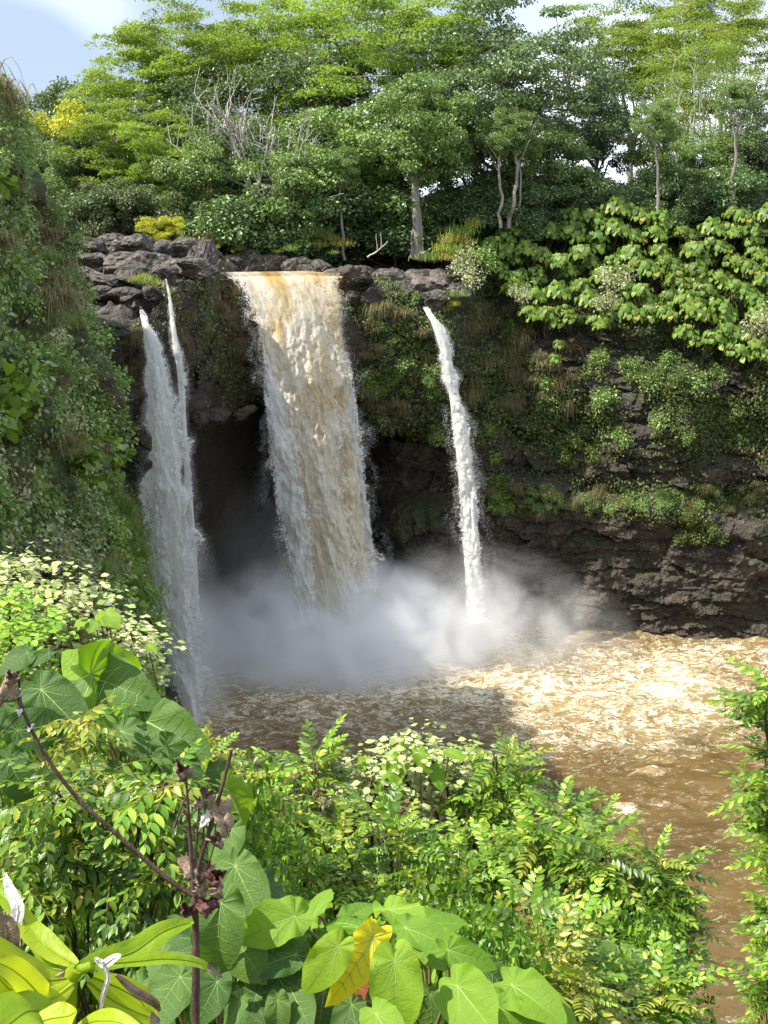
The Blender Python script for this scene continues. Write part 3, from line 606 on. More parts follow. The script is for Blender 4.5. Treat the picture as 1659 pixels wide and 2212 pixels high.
# ------------------------------------------------------------------ mist at the foot of the falls
def mist(label, c, r, dens, scale, lo, hi, aniso=0.0, rot=0.0):
    import bmesh
    bm = bmesh.new(); bmesh.ops.create_uvsphere(bm, u_segments=40, v_segments=20, radius=1.0)
    me = bpy.data.meshes.new('mist'); bm.to_mesh(me); bm.free()
    o = obj('mist', me); o.location = c; o.scale = r; o.rotation_euler = (0, rot, 0); struct(o, 'stuff')
    m, nt = newmat('mist')
    tcn = N(nt, 'ShaderNodeTexCoord'); g = N(nt, 'ShaderNodeNewGeometry')
    ln = N(nt, 'ShaderNodeVectorMath', {0: tcn.outputs['Object']}, operation='LENGTH')
    fo = MATH(nt, 'POWER', MATH(nt, 'SUBTRACT', 1.0, MATH(nt, 'MULTIPLY', ln.outputs['Value'], ln.outputs['Value']), clamp=True), 1.3)
    nz = N(nt, 'ShaderNodeTexNoise', {'Vector': g.outputs['Position'], 'Scale': scale, 'Detail': 4.0, 'Roughness': 0.6, 'Distortion': 0.8})
    nn = RAMP(nt, nz.outputs[0], [(lo, 0.0), (hi, 1.0)])
    dn = MATH(nt, 'MULTIPLY', MATH(nt, 'MULTIPLY', fo, nn), dens)
    pv = N(nt, 'ShaderNodeVolumePrincipled', {'Color': (0.99, 0.99, 1.0, 1), 'Density': dn, 'Anisotropy': aniso})
    N(nt, 'ShaderNodeOutputMaterial', {1: pv.outputs[0]})
    me.materials.append(m); return o
mist('m', (-3.6, 86.5, 0.5), (10.6, 7.0, 7.0), 1.9, .42, .36, .68)
mist('m', (7.5, 87.5, 0.0), (11.0, 6.0, 7.6), 0.36, .36, .40, .72, rot=.35)
mist('m', (-11.5, 77.5, 1.0), (3.4, 3.4, 11.0), 0.5, .4, .25, .8)
mist('m', (-4.0, 86.0, 0.0), (11.0, 7.0, 4.6), 1.6, .35, .22, .62)
mist('m', (6.0, 88.3, 1.0), (4.6, 3.2, 5.4), 0.7, .5, .34, .7)
mist('m', (-7.0, 92.0, 3.0), (7.0, 7.0, 9.0), 0.07, .3, .2, .8)

# ------------------------------------------------------------------ trees
def limb(rng, a, b, n=7, sag=.12):
    a = np.asarray(a, float); b = np.asarray(b, float); t = np.linspace(0, 1, n)[:, None]
    L = np.linalg.norm(b - a); mid = (a + b) / 2 + np.array([0, 0, -sag * L]) + rng.normal(size=3) * .06 * L
    P = (1 - t) ** 2 * a + 2 * t * (1 - t) * mid + t ** 2 * b
    P[1:-1] += rng.normal(size=(n - 2, 3)) * .015 * L
    return P
def skeleton(rng, tb, fork, cl, nl, r0, sides=7):
    """trunk from the ground to the fork, main limbs, and a twig to every clump"""
    tp = limb(rng, (0, 0, -.6), fork, 8, 0); tb.tube(tp, np.linspace(r0 * 1.25, r0 * .8, 8), sides)
    idx = rng.choice(len(cl), min(nl, len(cl)), replace=False); pts = [tp[4:]]; rad = []
    for i in idx:
        P = limb(rng, tp[rng.integers(4, 8)], cl[i], 9, .10); tb.tube(P, np.linspace(r0 * .5, r0 * .10, 9), 5); pts.append(P[2:])
    A = np.concatenate(pts)
    for i in range(len(cl)):
        if i in idx: continue
        d = np.linalg.norm(A - cl[i], axis=1) + .5 * np.maximum(A[:, 2] - cl[i][2], 0); q = A[d.argmin()]
        tb.tube(limb(rng, q, cl[i], 6, .06), np.linspace(r0 * .16, r0 * .05, 6), 4)
def gen_dark(seed, H=14.0, rx=5.0, rz=5.0, zc=.60, n=60, per=330, leaf=.27, rc=1.25, r0=.28, flat=.6, up=.55, T=T_RH, gap=0):
    rng = np.random.default_rng(seed); tb, lb = MB(), MB()
    d = rdir(rng, n * 3); rr = rng.random(n * 3) ** .45
    c = d * rr[:, None] * np.array([rx, rx, rz]) + np.array([0, 0, zc * H])
    c = c[c[:, 2] > zc * H - rz * .9][:n]
    c += fbm(c * .25 + seed, 2)[:, None] * .5
    skeleton(rng, tb, (rng.normal() * .3, rng.normal() * .3, (zc * H - rz) * .95 + .8), c, 8, r0)
    for q in c:
        r = rc * rng.uniform(.65, 1.3); k = int(per * rng.uniform(.7, 1.2) * (r / rc) ** 1.5)
        dd = rdir(rng, k); u = dd * (rng.random(k) ** .4)[:, None] * np.array([r, r, r * flat])
        nn = unit(dd * .5 + rng.normal(size=(k, 3)) * .55 + np.array([0, 0, up]))
        D = unit(np.cross(nn, rdir(rng, k)) + dd * .4 + np.array([0, 0, -.25]))
        leaves(lb, q + u, D, nn, leaf * rng.uniform(.65, 1.25, k), T)
    return tb, lb
def gen_alb(seed, H=18.0, rx=6.5, n=58, per=560, leaf=.25, r0=.30, z0=.5, pad=1.7):
    rng = np.random.default_rng(seed); tb, lb = MB(), MB()
    a = rng.uniform(0, 6.283, n); rad = rng.random(n) ** .6 * rx
    z = H * (z0 + (1 - z0) * rng.random(n) ** .8) - (rad / rx) ** 2 * H * .12
    c = np.stack([np.cos(a) * rad, np.sin(a) * rad, z], -1)
    skeleton(rng, tb, (rng.normal() * .4, rng.normal() * .4, H * .30), c, 10, r0)
    for q in c:
        for _ in range(3):                               # feathery pads in layers
            r = pad * rng.uniform(.5, 1.0); k = int(per / 3 * rng.uniform(.8, 1.2)); th = rng.uniform(0, 6.283, k); ro = np.sqrt(rng.random(k)) * r
            o = q + rng.normal(size=3) * np.array([.8, .8, .35])
            til = rng.normal(size=2) * .12
            x, y = np.cos(th) * ro, np.sin(th) * ro
            P = o + np.stack([x, y, x * til[0] + y * til[1] + rng.normal(0, .10, k) - .10 * ro ** 2], -1)
            nn = unit(rng.normal(size=(k, 3)) * .35 + np.array([0, 0, 1])); D = unit(np.stack([x, y, 0 * x], -1) + rng.normal(size=(k, 3)) * .6)
            leaves(lb, P, D, nn, leaf * rng.uniform(.7, 1.3, k), T_RH, width=.75)
    return tb, lb
def gen_tall(seed, H=17.0, n=84, leaf=.2, stems=7):
    rng = np.random.default_rng(seed); tb, lb = MB(), MB(); C = []
    for s in range(stems):
        b = np.append(rng.normal(size=2) * 1.0, -.5); t = np.append(b[:2] * 2.2 + rng.normal(size=2) * 1.2, H * rng.uniform(.75, 1.0))
        P = limb(rng, b, t, 12, -.02); tb.tube(P, np.linspace(.13, .03, 12), 5)
        for _ in range(n // stems):
            q = P[rng.integers(4, 12)]; e = q + rng.normal(size=3) * np.array([1.3, 1.3, .5]) + np.array([0, 0, .5])
            tb.tube(limb(rng, q, e, 5, .02), np.linspace(.035, .012, 5), 4); C.append(e)
    for q in C:
        k = 150; u = rng.normal(size=(k, 3)) * np.array([.7, .7, .25])
        leaves(lb, q + u, unit(u + rng.normal(size=(k, 3)) * .4), unit(rng.normal(size=(k, 3)) * .45 + np.array([0, 0, 1])), leaf * rng.uniform(.7, 1.3, k), T_RH, width=.8)
    return tb, lb
def gen_dead(seed, H=11.0):
    rng = np.random.default_rng(seed); tb, lb = MB(), MB()
    def rec(p, d, L, r, lev):
        e = p + d * L; P = limb(rng, p, e, 6, -.05); tb.tube(P, np.linspace(r, r * .55, 6), 5 if lev else 7)
        if lev >= 4:
            k = 5; u = rng.normal(size=(k, 3)) * .4; leaves(lb, e + u, rdir(rng, k), unit(rng.normal(size=(k, 3)) * .5 + np.array([0, 0, 1])), .16); return
        for _ in range(3 if lev < 3 else 2):
            nd = unit(d + rng.normal(size=3) * .45 + np.array([0, 0, .2])); rec(P[rng.integers(3, 6)], nd, L * rng.uniform(.6, .85), r * .58, lev + 1)
    for s in range(4):
        rec(np.array([rng.normal() * .4, rng.normal() * .4, -.4]), unit(np.array([rng.normal() * .25, rng.normal() * .2, 1])), H * .36, .2, 0)
    return tb, lb
def variant(gen, lm, bm, name='crown', **kw):
    tb, lb = gen(**kw); return (tb.mesh('trunk', bm), lb.mesh('crown', lm, smooth=False))
TV = {
    'dark': [variant(gen_dark, L_DARK, M_BARK, seed=s, rx=5.2, rz=5.2) for s in (1, 2, 3)],
    'mid': [variant(gen_dark, L_MID, M_BARK, seed=s, H=11, rx=3.9, rz=4.2, n=46, rc=1.05, per=300, leaf=.24) for s in (11, 12, 13)],
    'layer': [variant(gen_dark, L_DARK, M_BARK, seed=s, H=17, rx=8.4, rz=7.6, zc=.58, n=105, rc=1.6, per=300, flat=.34, leaf=.27, r0=.4) for s in (21,)],
    'alb': [variant(gen_alb, L_ALB, M_PALE, seed=s) for s in (31, 32, 33)],
    'albw': [variant(gen_alb, L_ALB, M_PALE, seed=s, H=13, rx=4.6, n=34, z0=.35, pad=1.5) for s in (36, 37)],
    'tall': [variant(gen_tall, L_ALB, M_PALE, seed=s) for s in (41, 42)],
    'dead': [variant(gen_dead, L_OLIVE, M_PALE, seed=s) for s in (51,)],
    'bush': [variant(gen_dark, L_DARK, M_BROWN, seed=s, H=4.6, rx=2.4, rz=2.1, zc=.52, n=26, rc=.85, per=260, leaf=.2, r0=.09) for s in (61, 62)],
    'olive': [variant(gen_dark, L_OLIVE, M_BARK, seed=s, H=6, rx=2.8, rz=2.6, zc=.55, n=26, rc=.8, per=240, leaf=.2, r0=.1) for s in (71,)],
    'ybush': [variant(gen_dark, L_YEL, M_BROWN, seed=88, H=3.2, rx=2.1, rz=1.5, zc=.5, n=26, rc=.6, per=200, leaf=.16, r0=.06)],
    'yellow': [variant(gen_dark, L_YEL, M_BARK, seed=s, H=7, rx=2.2, rz=1.3, zc=.8, n=14, rc=.7, per=220, leaf=.2, r0=.12) for s in (81,)],
}
TH = {'dark': 13.6, 'mid': 10.8, 'layer': 17.6, 'alb': 18.0, 'albw': 13, 'tall': 16.5, 'dead': 13.5, 'bush': 4.6, 'olive': 5.9, 'ybush': 3.2, 'yellow': 7.0}
def where(P):
    """words for a spot, from the things one can find near it"""
    x, y, z = P
    if x < -4 and y < 84.5 and x < float(left_x(y, z)) + 4:
        a = 'by the left waterfall' if y > 66 else ('midway along' if y > 42 else 'behind the cream bush')
        return a + (', high' if z > 26 else (', half way up' if z > 15 else ', low'))
    if x > 4 and y > 84: return 'near the slender fall' if x < 9 else ('below the huge layered tree' if x < 17 else 'below the tall pale stems')
    return ''
TCNT = {}
def tree(kind, x, ytop, Y, label, group=None, w=1.0, name='tree', cat='tree', zb=None, rz=None):
    k = TCNT.get(kind, 0); TCNT[kind] = k + 1
    tm, cm_ = TV[kind][k % len(TV[kind])]
    T = pix(x, ytop, Y); z = float(top_z(T[0], Y)) - .3 if zb is None else zb
    s = max(.15, (T[2] - z) / TH[kind])
    t = thing(name, label, cat, (T[0], Y, z), group, rz=(k * 2.4 + 1.1) if rz is None else rz, sc=(s * w, s * w, s))
    obj('trunk', tm, t); obj('crown', cm_, t); return t
for a in [
    ('dark', 70, 235, 116, 'dark broadleaf tree standing farthest along the plateau beside the side cliff'),
    ('dark', 205, 150, 128, 'distant dark tree rising behind the yellow flowering tree'),
    ('yellow', 150, 205, 113, 'tree with bright yellow flowering top over dark foliage'),
    ('dark', 160, 265, 111, 'dark glossy tree directly below the yellow flowering top'),
    ('alb', 385, 35, 122, 'spreading feathery tree whose flat crown edges the open sky'),
    ('albw', 265, 205, 109, 'feathery bright tree with drooping layered pads over the rock ledge'),
    ('albw', 345, 250, 107, 'feathery green tree with layered pads beside the dark central trees'),
    ('alb', 490, -40, 124, 'tall thin-leaved feathery tree behind the bare branches'),
    ('dark', 455, 120, 115, 'dark dense tree behind the bare pale branches'),
    ('dead', 570, 40, 102.5, 'nearly bare tree with pale forked branches among dark crowns'),
    ('dark', 700, 70, 116, 'tall dark tree between the bare branches and the bright feathery crown'),
    ('dark', 520, 230, 106, 'dark tree below the bare pale branches'),
    ('mid', 720, 200, 105, 'glossy green tree with glinting leaves above the wide waterfall'),
    ('alb', 840, -60, 113, 'bright yellow-green feathery tree above the pale bare trunk'),
    ('mid', 440, 300, 103, 'glossy rounded tree over the jagged ledge'),
    ('mid', 625, 285, 101.5, 'light green tree leaning over the river at the lip of the fall'),
    ('dark', 800, 250, 108, 'dark tree filling the gap left of the pale trunk'),
    ('layer', 1130, -60, 109, 'huge dark tree with layered spreading boughs over the right cliff'),
    ('dark', 970, -20, 121, 'tall dark tree behind the huge layered tree'),
    ('dark', 1010, 190, 106, 'dark leafy tree between the pale trunk and the huge layered tree'),
    ('alb', 1570, -20, 119, 'bright feathery tree with thin crown against white sky'),
    ('tall', 1535, 90, 111, 'clump of tall thin pale stems with sparse leaves'),
    ('tall', 1475, 150, 118, 'slim sparse tree beside the clump of thin stems with white sky behind'),
    ('tall', 1630, 60, 112, 'tall thin-stemmed tree at the end of the clump of pale stems'),
    ('dark', 1655, 215, 107, 'dark tree at the far end of the right cliff'),
    ('alb', 1370, -30, 132, 'distant feathery tree seen between the huge dark tree and the sky'),
    ('alb', 640, -10, 130, 'distant feathery crown rising over the bare branches'),
    ('dark', 380, 170, 126, 'distant dark tree in the gap behind the feathery trees'),
    ('dark', 1290, 180, 114, 'dark tree under the outer boughs of the huge layered tree'),
    ('dark', 135, 175, 125, 'tall distant dark tree behind the yellow flowering top'),
    ('mid', 225, 185, 117, 'leafy green tree between the yellow flowering tree and feathery trees'),
    ('albw', 285, 110, 119, 'feathery tree stepping down from the flat crown to the open sky'),
    ('mid', 1420, 230, 110, 'rounded green tree left of the clump of tall pale stems'),
    ('mid', 1500, 280, 106, 'low green tree in front of the slim sparse tree'),
    ('mid', 1600, 270, 108, 'green tree standing among the foot of the tall pale stems'),
    ('alb', 1480, 20, 126, 'feathery pale crown high behind the clump of thin stems'),
    ('mid', 100, 300, 108, 'green tree low beside the grass-topped side cliff'),
    ('mid', 1200, 250, 104, 'green tree with sunlit tips in front of the huge layered tree'),
]:
    tree(*a)
r = np.random.default_rng(3)
for i, x in enumerate(list(range(150, 1000, 62)) + list(range(1010, 1680, 52))):
    tree('bush', x + r.uniform(-20, 20), (r.uniform(385, 440) if x < 1000 else r.uniform(340, 400)), r.uniform(101, 105.5) if x < 1000 else r.uniform(102, 106), 'dark undergrowth bush ' + ('behind the jagged ledge' if x < 470 else 'behind the river rocks' if x < 780 else 'around the pale bare trunk' if x < 1010 else 'beneath the huge layered tree' if x < 1380 else 'below the tall pale stems'), 'undergrowth bushes beneath the trees', w=1.15, name='bush', cat='bush')
for i, x in enumerate(range(1060, 1690, 55)):
    c_ = pix(x, 470, 99.5); tree('bush', x + r.uniform(-15, 15), r.uniform(425, 450), r.uniform(102, 103.5), 'dark bush on the rim just behind the round-leaved shrubs, ' + where(c_), 'bushes on the right rim', w=.95, name='bush', cat='bush', zb=c_[2] - 2.6)
for i, x in enumerate(range(60, 1700, 75)):
    tree('bush', x + r.uniform(-20, 20), r.uniform(350, 410), r.uniform(110, 118), 'shaded bush deep in the wood, ' + ('under the feathery trees' if x < 480 else 'behind the bare pale branches' if x < 800 else 'behind the pale trunk' if x < 1010 else 'behind the huge layered tree' if x < 1400 else 'behind the tall pale stems'), 'bushes deep in the wood', w=1.6, name='bush', cat='bush')
for (x, y, Y, lab) in ((255, 370, 102, 'pale olive bush over the jagged rock ledge'), (330, 395, 101.5, 'olive grey shrub beside the yellow-green bush'), (500, 400, 101.5, 'olive shrub behind the river rocks')):
    tree('olive', x, y, Y, lab, name='bush', cat='bush')
for (x, y, Y, lab) in ((330, 470, 98.5, 'bright yellow-green bush on the jagged ledge'), (375, 470, 99.5, 'small yellow-green bush next to the larger one on the ledge')):
    t = tree('ybush', x, y - 4, Y, lab, name='bush', cat='bush', w=1.1, zb=float(pix(x, 522, Y)[2]))

# the tree with the bare pale trunk
M_TRUNK = plainmat('bark_smooth', (.16, .14, .12), (.36, .32, .27), 3.0, .85, .5, (1, 1, .2))
def pale_trunk():
    b = pix(900, 545, 100.5); t = thing('tree', 'tree with smooth pale bare trunk at the cliff edge right of the wide waterfall', 'tree', b)
    rng = np.random.default_rng(8); mb = MB(); top = pix(897, 350, 100.5) - b
    P = np.linspace((0, 0, -.5), top, 12) + np.sin(np.linspace(0, 5, 12))[:, None] * np.array([.05, .02, 0]); mb.tube(P, np.linspace(.34, .22, 12) * (1 + .03 * rng.normal(size=12)), 10)
    mb.tube(limb(rng, (.32, -.1, -.4), P[6] + np.array([.22, 0, 0]), 7, 0), np.linspace(.17, .05, 7), 6)
    mb.tube(limb(rng, (-.35, -.1, -.4), P[4] - np.array([.22, 0, 0]), 7, 0), np.linspace(.14, .04, 7), 6)
    mb.tube(limb(rng, (.25, -.2, -.1), (1.1, -.5, .35), 6, .1), np.linspace(.14, .05, 6), 6)
    for q in ((-2, 0, 9.5), (1.6, .4, 10.4), (.4, -.6, 11), (-.8, .5, 12), (2.4, 0, 9.4)): mb.tube(limb(rng, P[-1], q, 7, .05), np.linspace(.11, .03, 7), 5, 1)
    mb.build('trunk', [M_TRUNK, M_BARK], t)
    obj('crown', TV['mid'][0][1], t, Matrix.Translation((.3, -.3, 2.8)) @ Matrix.Rotation(1.9, 4, 'Z') @ Matrix.Diagonal((.8, .8, .9, 1)))
    c = obj('crown', TV['mid'][1][1], t, Matrix.Translation((0, .2, 1.6)) @ Matrix.Diagonal((.95, .95, .95, 1)))
pale_trunk()
def slim_trees():
    rng = np.random.default_rng(17)
    for (x, y0, y1, Y, r_, lab) in ((612, 528, 440, 99.6, .10, 'slim leaning tree beside the sunlit grass at the river bank'), (632, 520, 420, 100.4, .15, 'dark slim tree in the sunlit grass at the river bank'), (745, 525, 400, 101, .12, 'slim tree between the river bank and the pale bare trunk'),
                                (1082, 455, 330, 100, .13, 'slim pale stem beneath the huge layered tree'), (1100, 455, 320, 100.4, .16, 'thicker pale stem beneath the huge layered tree'), (1118, 450, 340, 100.8, .10, 'thin pale stem beneath the huge layered tree'), (1420, 440, 300, 100.5, .12, 'slim pale trunk behind the round-leaved shrubs'), (1585, 430, 250, 101, .14, 'pale trunk rising behind the round-leaved shrubs below the thin stems')):
        b = pix(x, y0, Y); t = thing('slim_tree', lab, 'tree', b); top = pix(x + rng.uniform(-12, 12), y1, Y) - b; mb = MB(); P = limb(rng, (0, 0, -1.2), top, 10, 0); mb.tube(P, np.linspace(r_, r_ * .6, 10), 7)
        for _ in range(4): mb.tube(limb(rng, P[-1 - rng.integers(3)], top + rng.normal(size=3) * np.array([1.0, .8, .5]) + np.array([0, 0, 1.3]), 6, .04), np.linspace(r_ * .45, r_ * .15, 6), 5)
        mb.build('trunk', M_TRUNK if r_ != .15 else M_BARK, t); obj('crown', TV['mid'][rng.integers(3)][1], t, Matrix.Translation(Vector(top) + Vector((0, .3, -1.6))) @ Matrix.Diagonal((.4, .4, .42, 1)))
slim_trees()
def driftwood():
    b = pix(800, 553, 98); t = thing('dead_branch', 'bare grey dead branch lying at the river bank left of the pale trunk', 'branch', b); rng = np.random.default_rng(2); mb = MB()
    P = limb(rng, (-.2, 0, -.1), (1.2, 0, 1.0), 7, .1); mb.tube(P, np.linspace(.07, .03, 7), 5)
    mb.tube(limb(rng, P[3], (.4, 0, 1.5), 5, 0), np.linspace(.04, .015, 5), 4); mb.tube(limb(rng, P[4], (.7, .1, 1.6), 5, 0), np.linspace(.03, .012, 5), 4)
    mb.build('branch', M_PALE, t)
driftwood()
# a small roofed lookout half hidden by the boughs
def lookout():
    b = pix(1150, 400, 116); b[2] = float(top_z(b[0], 116)) - .3
    t = thing('lookout_shelter', 'small grey roofed shelter with railing half hidden behind the huge tree', 'shelter', b)
    m = plainmat('shelter_grey', (.2, .2, .2), (.32, .31, .3), 3); mw = plainmat('shelter_white', (.6, .6, .6), (.75, .75, .75), 3)
    zt = pix(1150, 310, 116)[2] - b[2]
    def box(name, lo, hi, mat, par=t):
        lo, hi = np.array(lo, float), np.array(hi, float); v = np.array([[(lo, hi)[(i >> k) & 1][k] for k in range(3)] for i in range(8)])
        mb = MB(); mb.add(v, [(0, 2, 3, 1), (4, 5, 7, 6), (0, 1, 5, 4), (2, 6, 7, 3), (0, 4, 6, 2), (1, 3, 7, 5)]); return mb.build(name, mat, par, smooth=False)
    for sx in (-3, 0, 3):
        for sy in (-1.5, 1.5): box('post', (sx - .08, sy - .08, 0), (sx + .08, sy + .08, zt - .4), m)
    mb = MB(); z = zt - .4
    mb.add([(-3.6, -2, z), (3.6, -2, z), (3.6, 2, z), (-3.6, 2, z), (-2.6, 0, z + .9), (2.6, 0, z + .9)], [(0, 1, 5, 4), (2, 3, 4, 5)]); mb.add([(-3.6, -2, z), (3.6, -2, z), (3.6, 2, z), (-3.6, 2, z)], [(3, 2, 1, 0)])
    mb.add([(-3.6, -2, z), (-3.6, 2, z), (-2.6, 0, z + .9), (3.6, -2, z), (3.6, 2, z), (2.6, 0, z + .9)], [(1, 0, 2), (3, 4, 5)]); mb.build('roof', m, t, smooth=False)
    zr = zt - 2.6
    box('floor', (-3.3, -1.7, zr - 1.3), (3.3, 1.7, zr - 1.1), m)
    rail = box('railing', (-3.2, -1.72, zr), (3.2, -1.66, zr + .08), mw)
    for k in range(14): box('baluster', (-3.1 + k * .47, -1.71, zr - 1.1), (-3.04 + k * .47, -1.67, zr), mw, rail)
lookout()

# ------------------------------------------------------------------ cliff plants
def gen_umbrella(seed, heads=3, leaf=.40):
    rng = np.random.default_rng(seed); tb, lb = MB(), MB()
    for h in range(heads):
        q = np.array([rng.uniform(-.9, .9), rng.uniform(-.7, .3), rng.uniform(-.2, .9)]) if h else np.array([0, -.3, .6])
        tb.tube(limb(rng, (0, 1.2, -1.3), q, 6, .12), np.linspace(.06, .025, 6), 5)
        k = rng.integers(36, 48)
        a = rng.uniform(0, 6.283, k); el = rng.uniform(-.5, 1.35, k); R = rng.uniform(.55, .95, k)
        d = np.stack([np.cos(a) * np.cos(el), np.sin(a) * np.cos(el), np.sin(el) * .8], -1)
        P = q + d * R[:, None] * np.array([1, 1, .75])
        for p in P[::2]: tb.tube([q, (q + p) / 2 + np.array([0, 0, .06]), p], [.016, .013, .01], 3, cap=False)
        D = unit(d * np.array([.5, .5, .1]) + np.array([0, 0, -.75]) + rng.normal(size=(k, 3)) * .15); nn = unit(d + np.array([0, -.1, .35]) + rng.normal(size=(k, 3)) * .2)
        leaves(lb, P - D * .12, D, nn, leaf * rng.uniform(.7, 1.2, k), T_HT)
    return tb.mesh('stem', M_BARK), lb.mesh('foliage', L_MAC, smooth=True)
UM = [gen_umbrella(s, 3) for s in range(5)] + [gen_umbrella(9, 1)]
def gen_bushlet(seed, mat, leaf=.13, R=.75, n=700, T=T_OV, up=.5):
    rng = np.random.default_rng(seed); tb, lb = MB(), MB(); c = rdir(rng, 9) * np.array([R * .7, R * .7, R * .6])
    for q in c: tb.tube(limb(rng, (0, .2, -R), q, 5, .05), np.linspace(.03, .01, 5), 4)
    for q in c:
        k = n // 9; dd = rdir(rng, k); P = q + dd * (rng.random(k) ** .5)[:, None] * R * .55
        nn = unit(dd * .4 + rng.normal(size=(k, 3)) * .4 + np.array([0.1, -.2, up])); D = unit(dd + np.array([0, 0, -.45]) + rng.normal(size=(k, 3)) * .4)
        leaves(lb, P, D, nn, leaf * rng.uniform(.6, 1.3, k), T)
    return tb.mesh('stem', M_BROWN), lb.mesh('foliage', mat, smooth=True)
def gen_grass(seed, mat, n=420, L=1.2, w=.012, droop=1.0, spread=.26):
    rng = np.random.default_rng(seed); mb = MB(); k = 5
    a = rng.uniform(0, 6.283, n); o = np.stack([np.cos(a), np.sin(a), 0 * a], -1); b = rng.normal(size=(n, 3)) * np.array([spread, spread, .06])
    ln = L * rng.uniform(.5, 1.15, n); le = rng.uniform(.25, .95, n)
    t = np.linspace(0, 1, k); side = np.stack([-np.sin(a), np.cos(a), 0 * a], -1)
    P = b[:, None] + ln[:, None, None] * (o[:, None] * (le[:, None] * (t[None] ** .9))[..., None] * .6 + np.array([0, 0, 1])[None, None] * (t[None] * .75 - droop * t[None] ** 2.2 * le[:, None])[..., None])
    W = w * (1 - t) ** .7 + .002
    V = np.stack([P - side[:, None] * W[None, :, None], P + side[:, None] * W[None, :, None]], 2)      # n,k,2,3
    ids = np.arange(n * k * 2).reshape(n, k, 2)
    F = np.stack([ids[:, :-1, 0], ids[:, :-1, 1], ids[:, 1:, 1], ids[:, 1:, 0]], -1).reshape(-1, 4)
    mb.add(V, F); return mb.mesh('blades', mat)
BL = {'green': [gen_bushlet(s, L_COVL) for s in (1, 2)], 'dark': [gen_bushlet(s, L_MID, leaf=.12) for s in (3, 4)], 'pale': [gen_bushlet(s, L_PALE, leaf=.12, n=520) for s in (5, 6)],
      'big': [gen_bushlet(7, L_MAC, leaf=.30, R=.9, n=130, T=T_HT)], 'cliff': [gen_bushlet(s, L_COVER, leaf=.14, n=600) for s in (8, 9)], 'lime': [gen_bushlet(10, L_MAC, leaf=.2, n=260)]}
GR = {'green': [gen_grass(1, G_GREEN), gen_grass(2, G_GREEN, droop=1.4)], 'dry': [gen_grass(3, G_DRY, droop=1.5, L=1.4), gen_grass(4, G_DRY, droop=1.2)], 'yellow': [gen_grass(5, G_YEL, n=200, L=1.0, droop=.9, spread=.3), gen_grass(6, G_GREEN, n=200, L=1.1, droop=.8, spread=.3), gen_grass(7, G_YEL, n=110, L=.8, droop=.6, spread=.22)]}
def plant(kind, i, P, s, name, label, cat, group, rz, tilt=None):
    w_ = where(P)
    t = thing(name, label + (', ' + w_ if w_ else ''), cat, P, group, rz, s)
    st, fo = BL[kind][i % len(BL[kind])]; obj('stem', st, t); obj('foliage', fo, t); return t
def grass(kind, i, P, s, label, group, rz):
    o = obj('grass_tuft', GR[kind][i % len(GR[kind])]); o.location = P; o.rotation_euler = (0, 0, rz); o.scale = (s, s, s)
    w_ = where(P); o['label'] = label + (', ' + w_ if w_ else ''); o['category'] = 'grass'; o['group'] = group; return o

def right_shrubs():
    rng = np.random.default_rng(12); pts = []
    top = lambda x: np.interp(x, [1060, 1130, 1200, 1280, 1350, 1420, 1520, 1600, 1660], [520, 510, 478, 480, 455, 470, 505, 470, 460])
    bot = lambda x: np.interp(x, [1060, 1120, 1170, 1240, 1320, 1400, 1450, 1520, 1590, 1660], [560, 690, 700, 700, 715, 705, 730, 770, 790, 800])
    tries = 0
    while len(pts) < 78 and tries < 6000:
        tries += 1
        x = rng.uniform(1065, 1690); y = rng.uniform(top(x), bot(x))
        if all((x - a) ** 2 + ((y - b) * 1.1) ** 2 > 40 ** 2 for a, b in pts): pts.append((x, y))
    pts += [(1205, 755), (1195, 785), (1085, 525), (1095, 560)]
    for i, (x, y) in enumerate(pts):
        Y = 92.0
        for _ in range(6):
            c = pix(x, y, Y); Y = .5 * Y + .5 * (float(cliff_y(c[0], min(c[2], 26), False)) - .9 - .9 * math.sin(math.pi * np.clip((c[2] - 17) / 11, 0, 1)) - rng.uniform(0, .4))
        c = pix(x, y, Y); small = y > 740 and x < 1300
        t = thing('round_leaved_shrub', 'round-leaved shrub on the right cliff, %s, %s' % (where(c), 'topmost row' if c[2] > 25.5 else ('lowest row' if c[2] < 21.5 else 'middle rows')) if not small else 'lone lime-green sprig hanging below the massed round-leaved shrubs', 'shrub', c,
                  'round-leaved shrubs on the right cliff' if not small else 'sprigs hanging below the shrubs', rng.uniform(-.6, .6), rng.uniform(.78, 1.08) * (.55 if small else 1))
        st, fo = UM[5 if small else i % 5]; obj('stem', st, t); obj('foliage', fo, t)
    for (x, y, s) in ((1330, 590, 1.5), (1310, 640, 1.3), (1640, 690, 1.6), (1130, 630, 1.0)):
        c = pix(x, y, 90.5 if x < 1500 else 88.5)
        plant('pale', int(x) % 2, c, s, 'pale_shrub', 'cream-leaved climber between the round-leaved shrubs', 'shrub', 'cream climbers among the round-leaved shrubs', rng.uniform(0, 6))
right_shrubs()

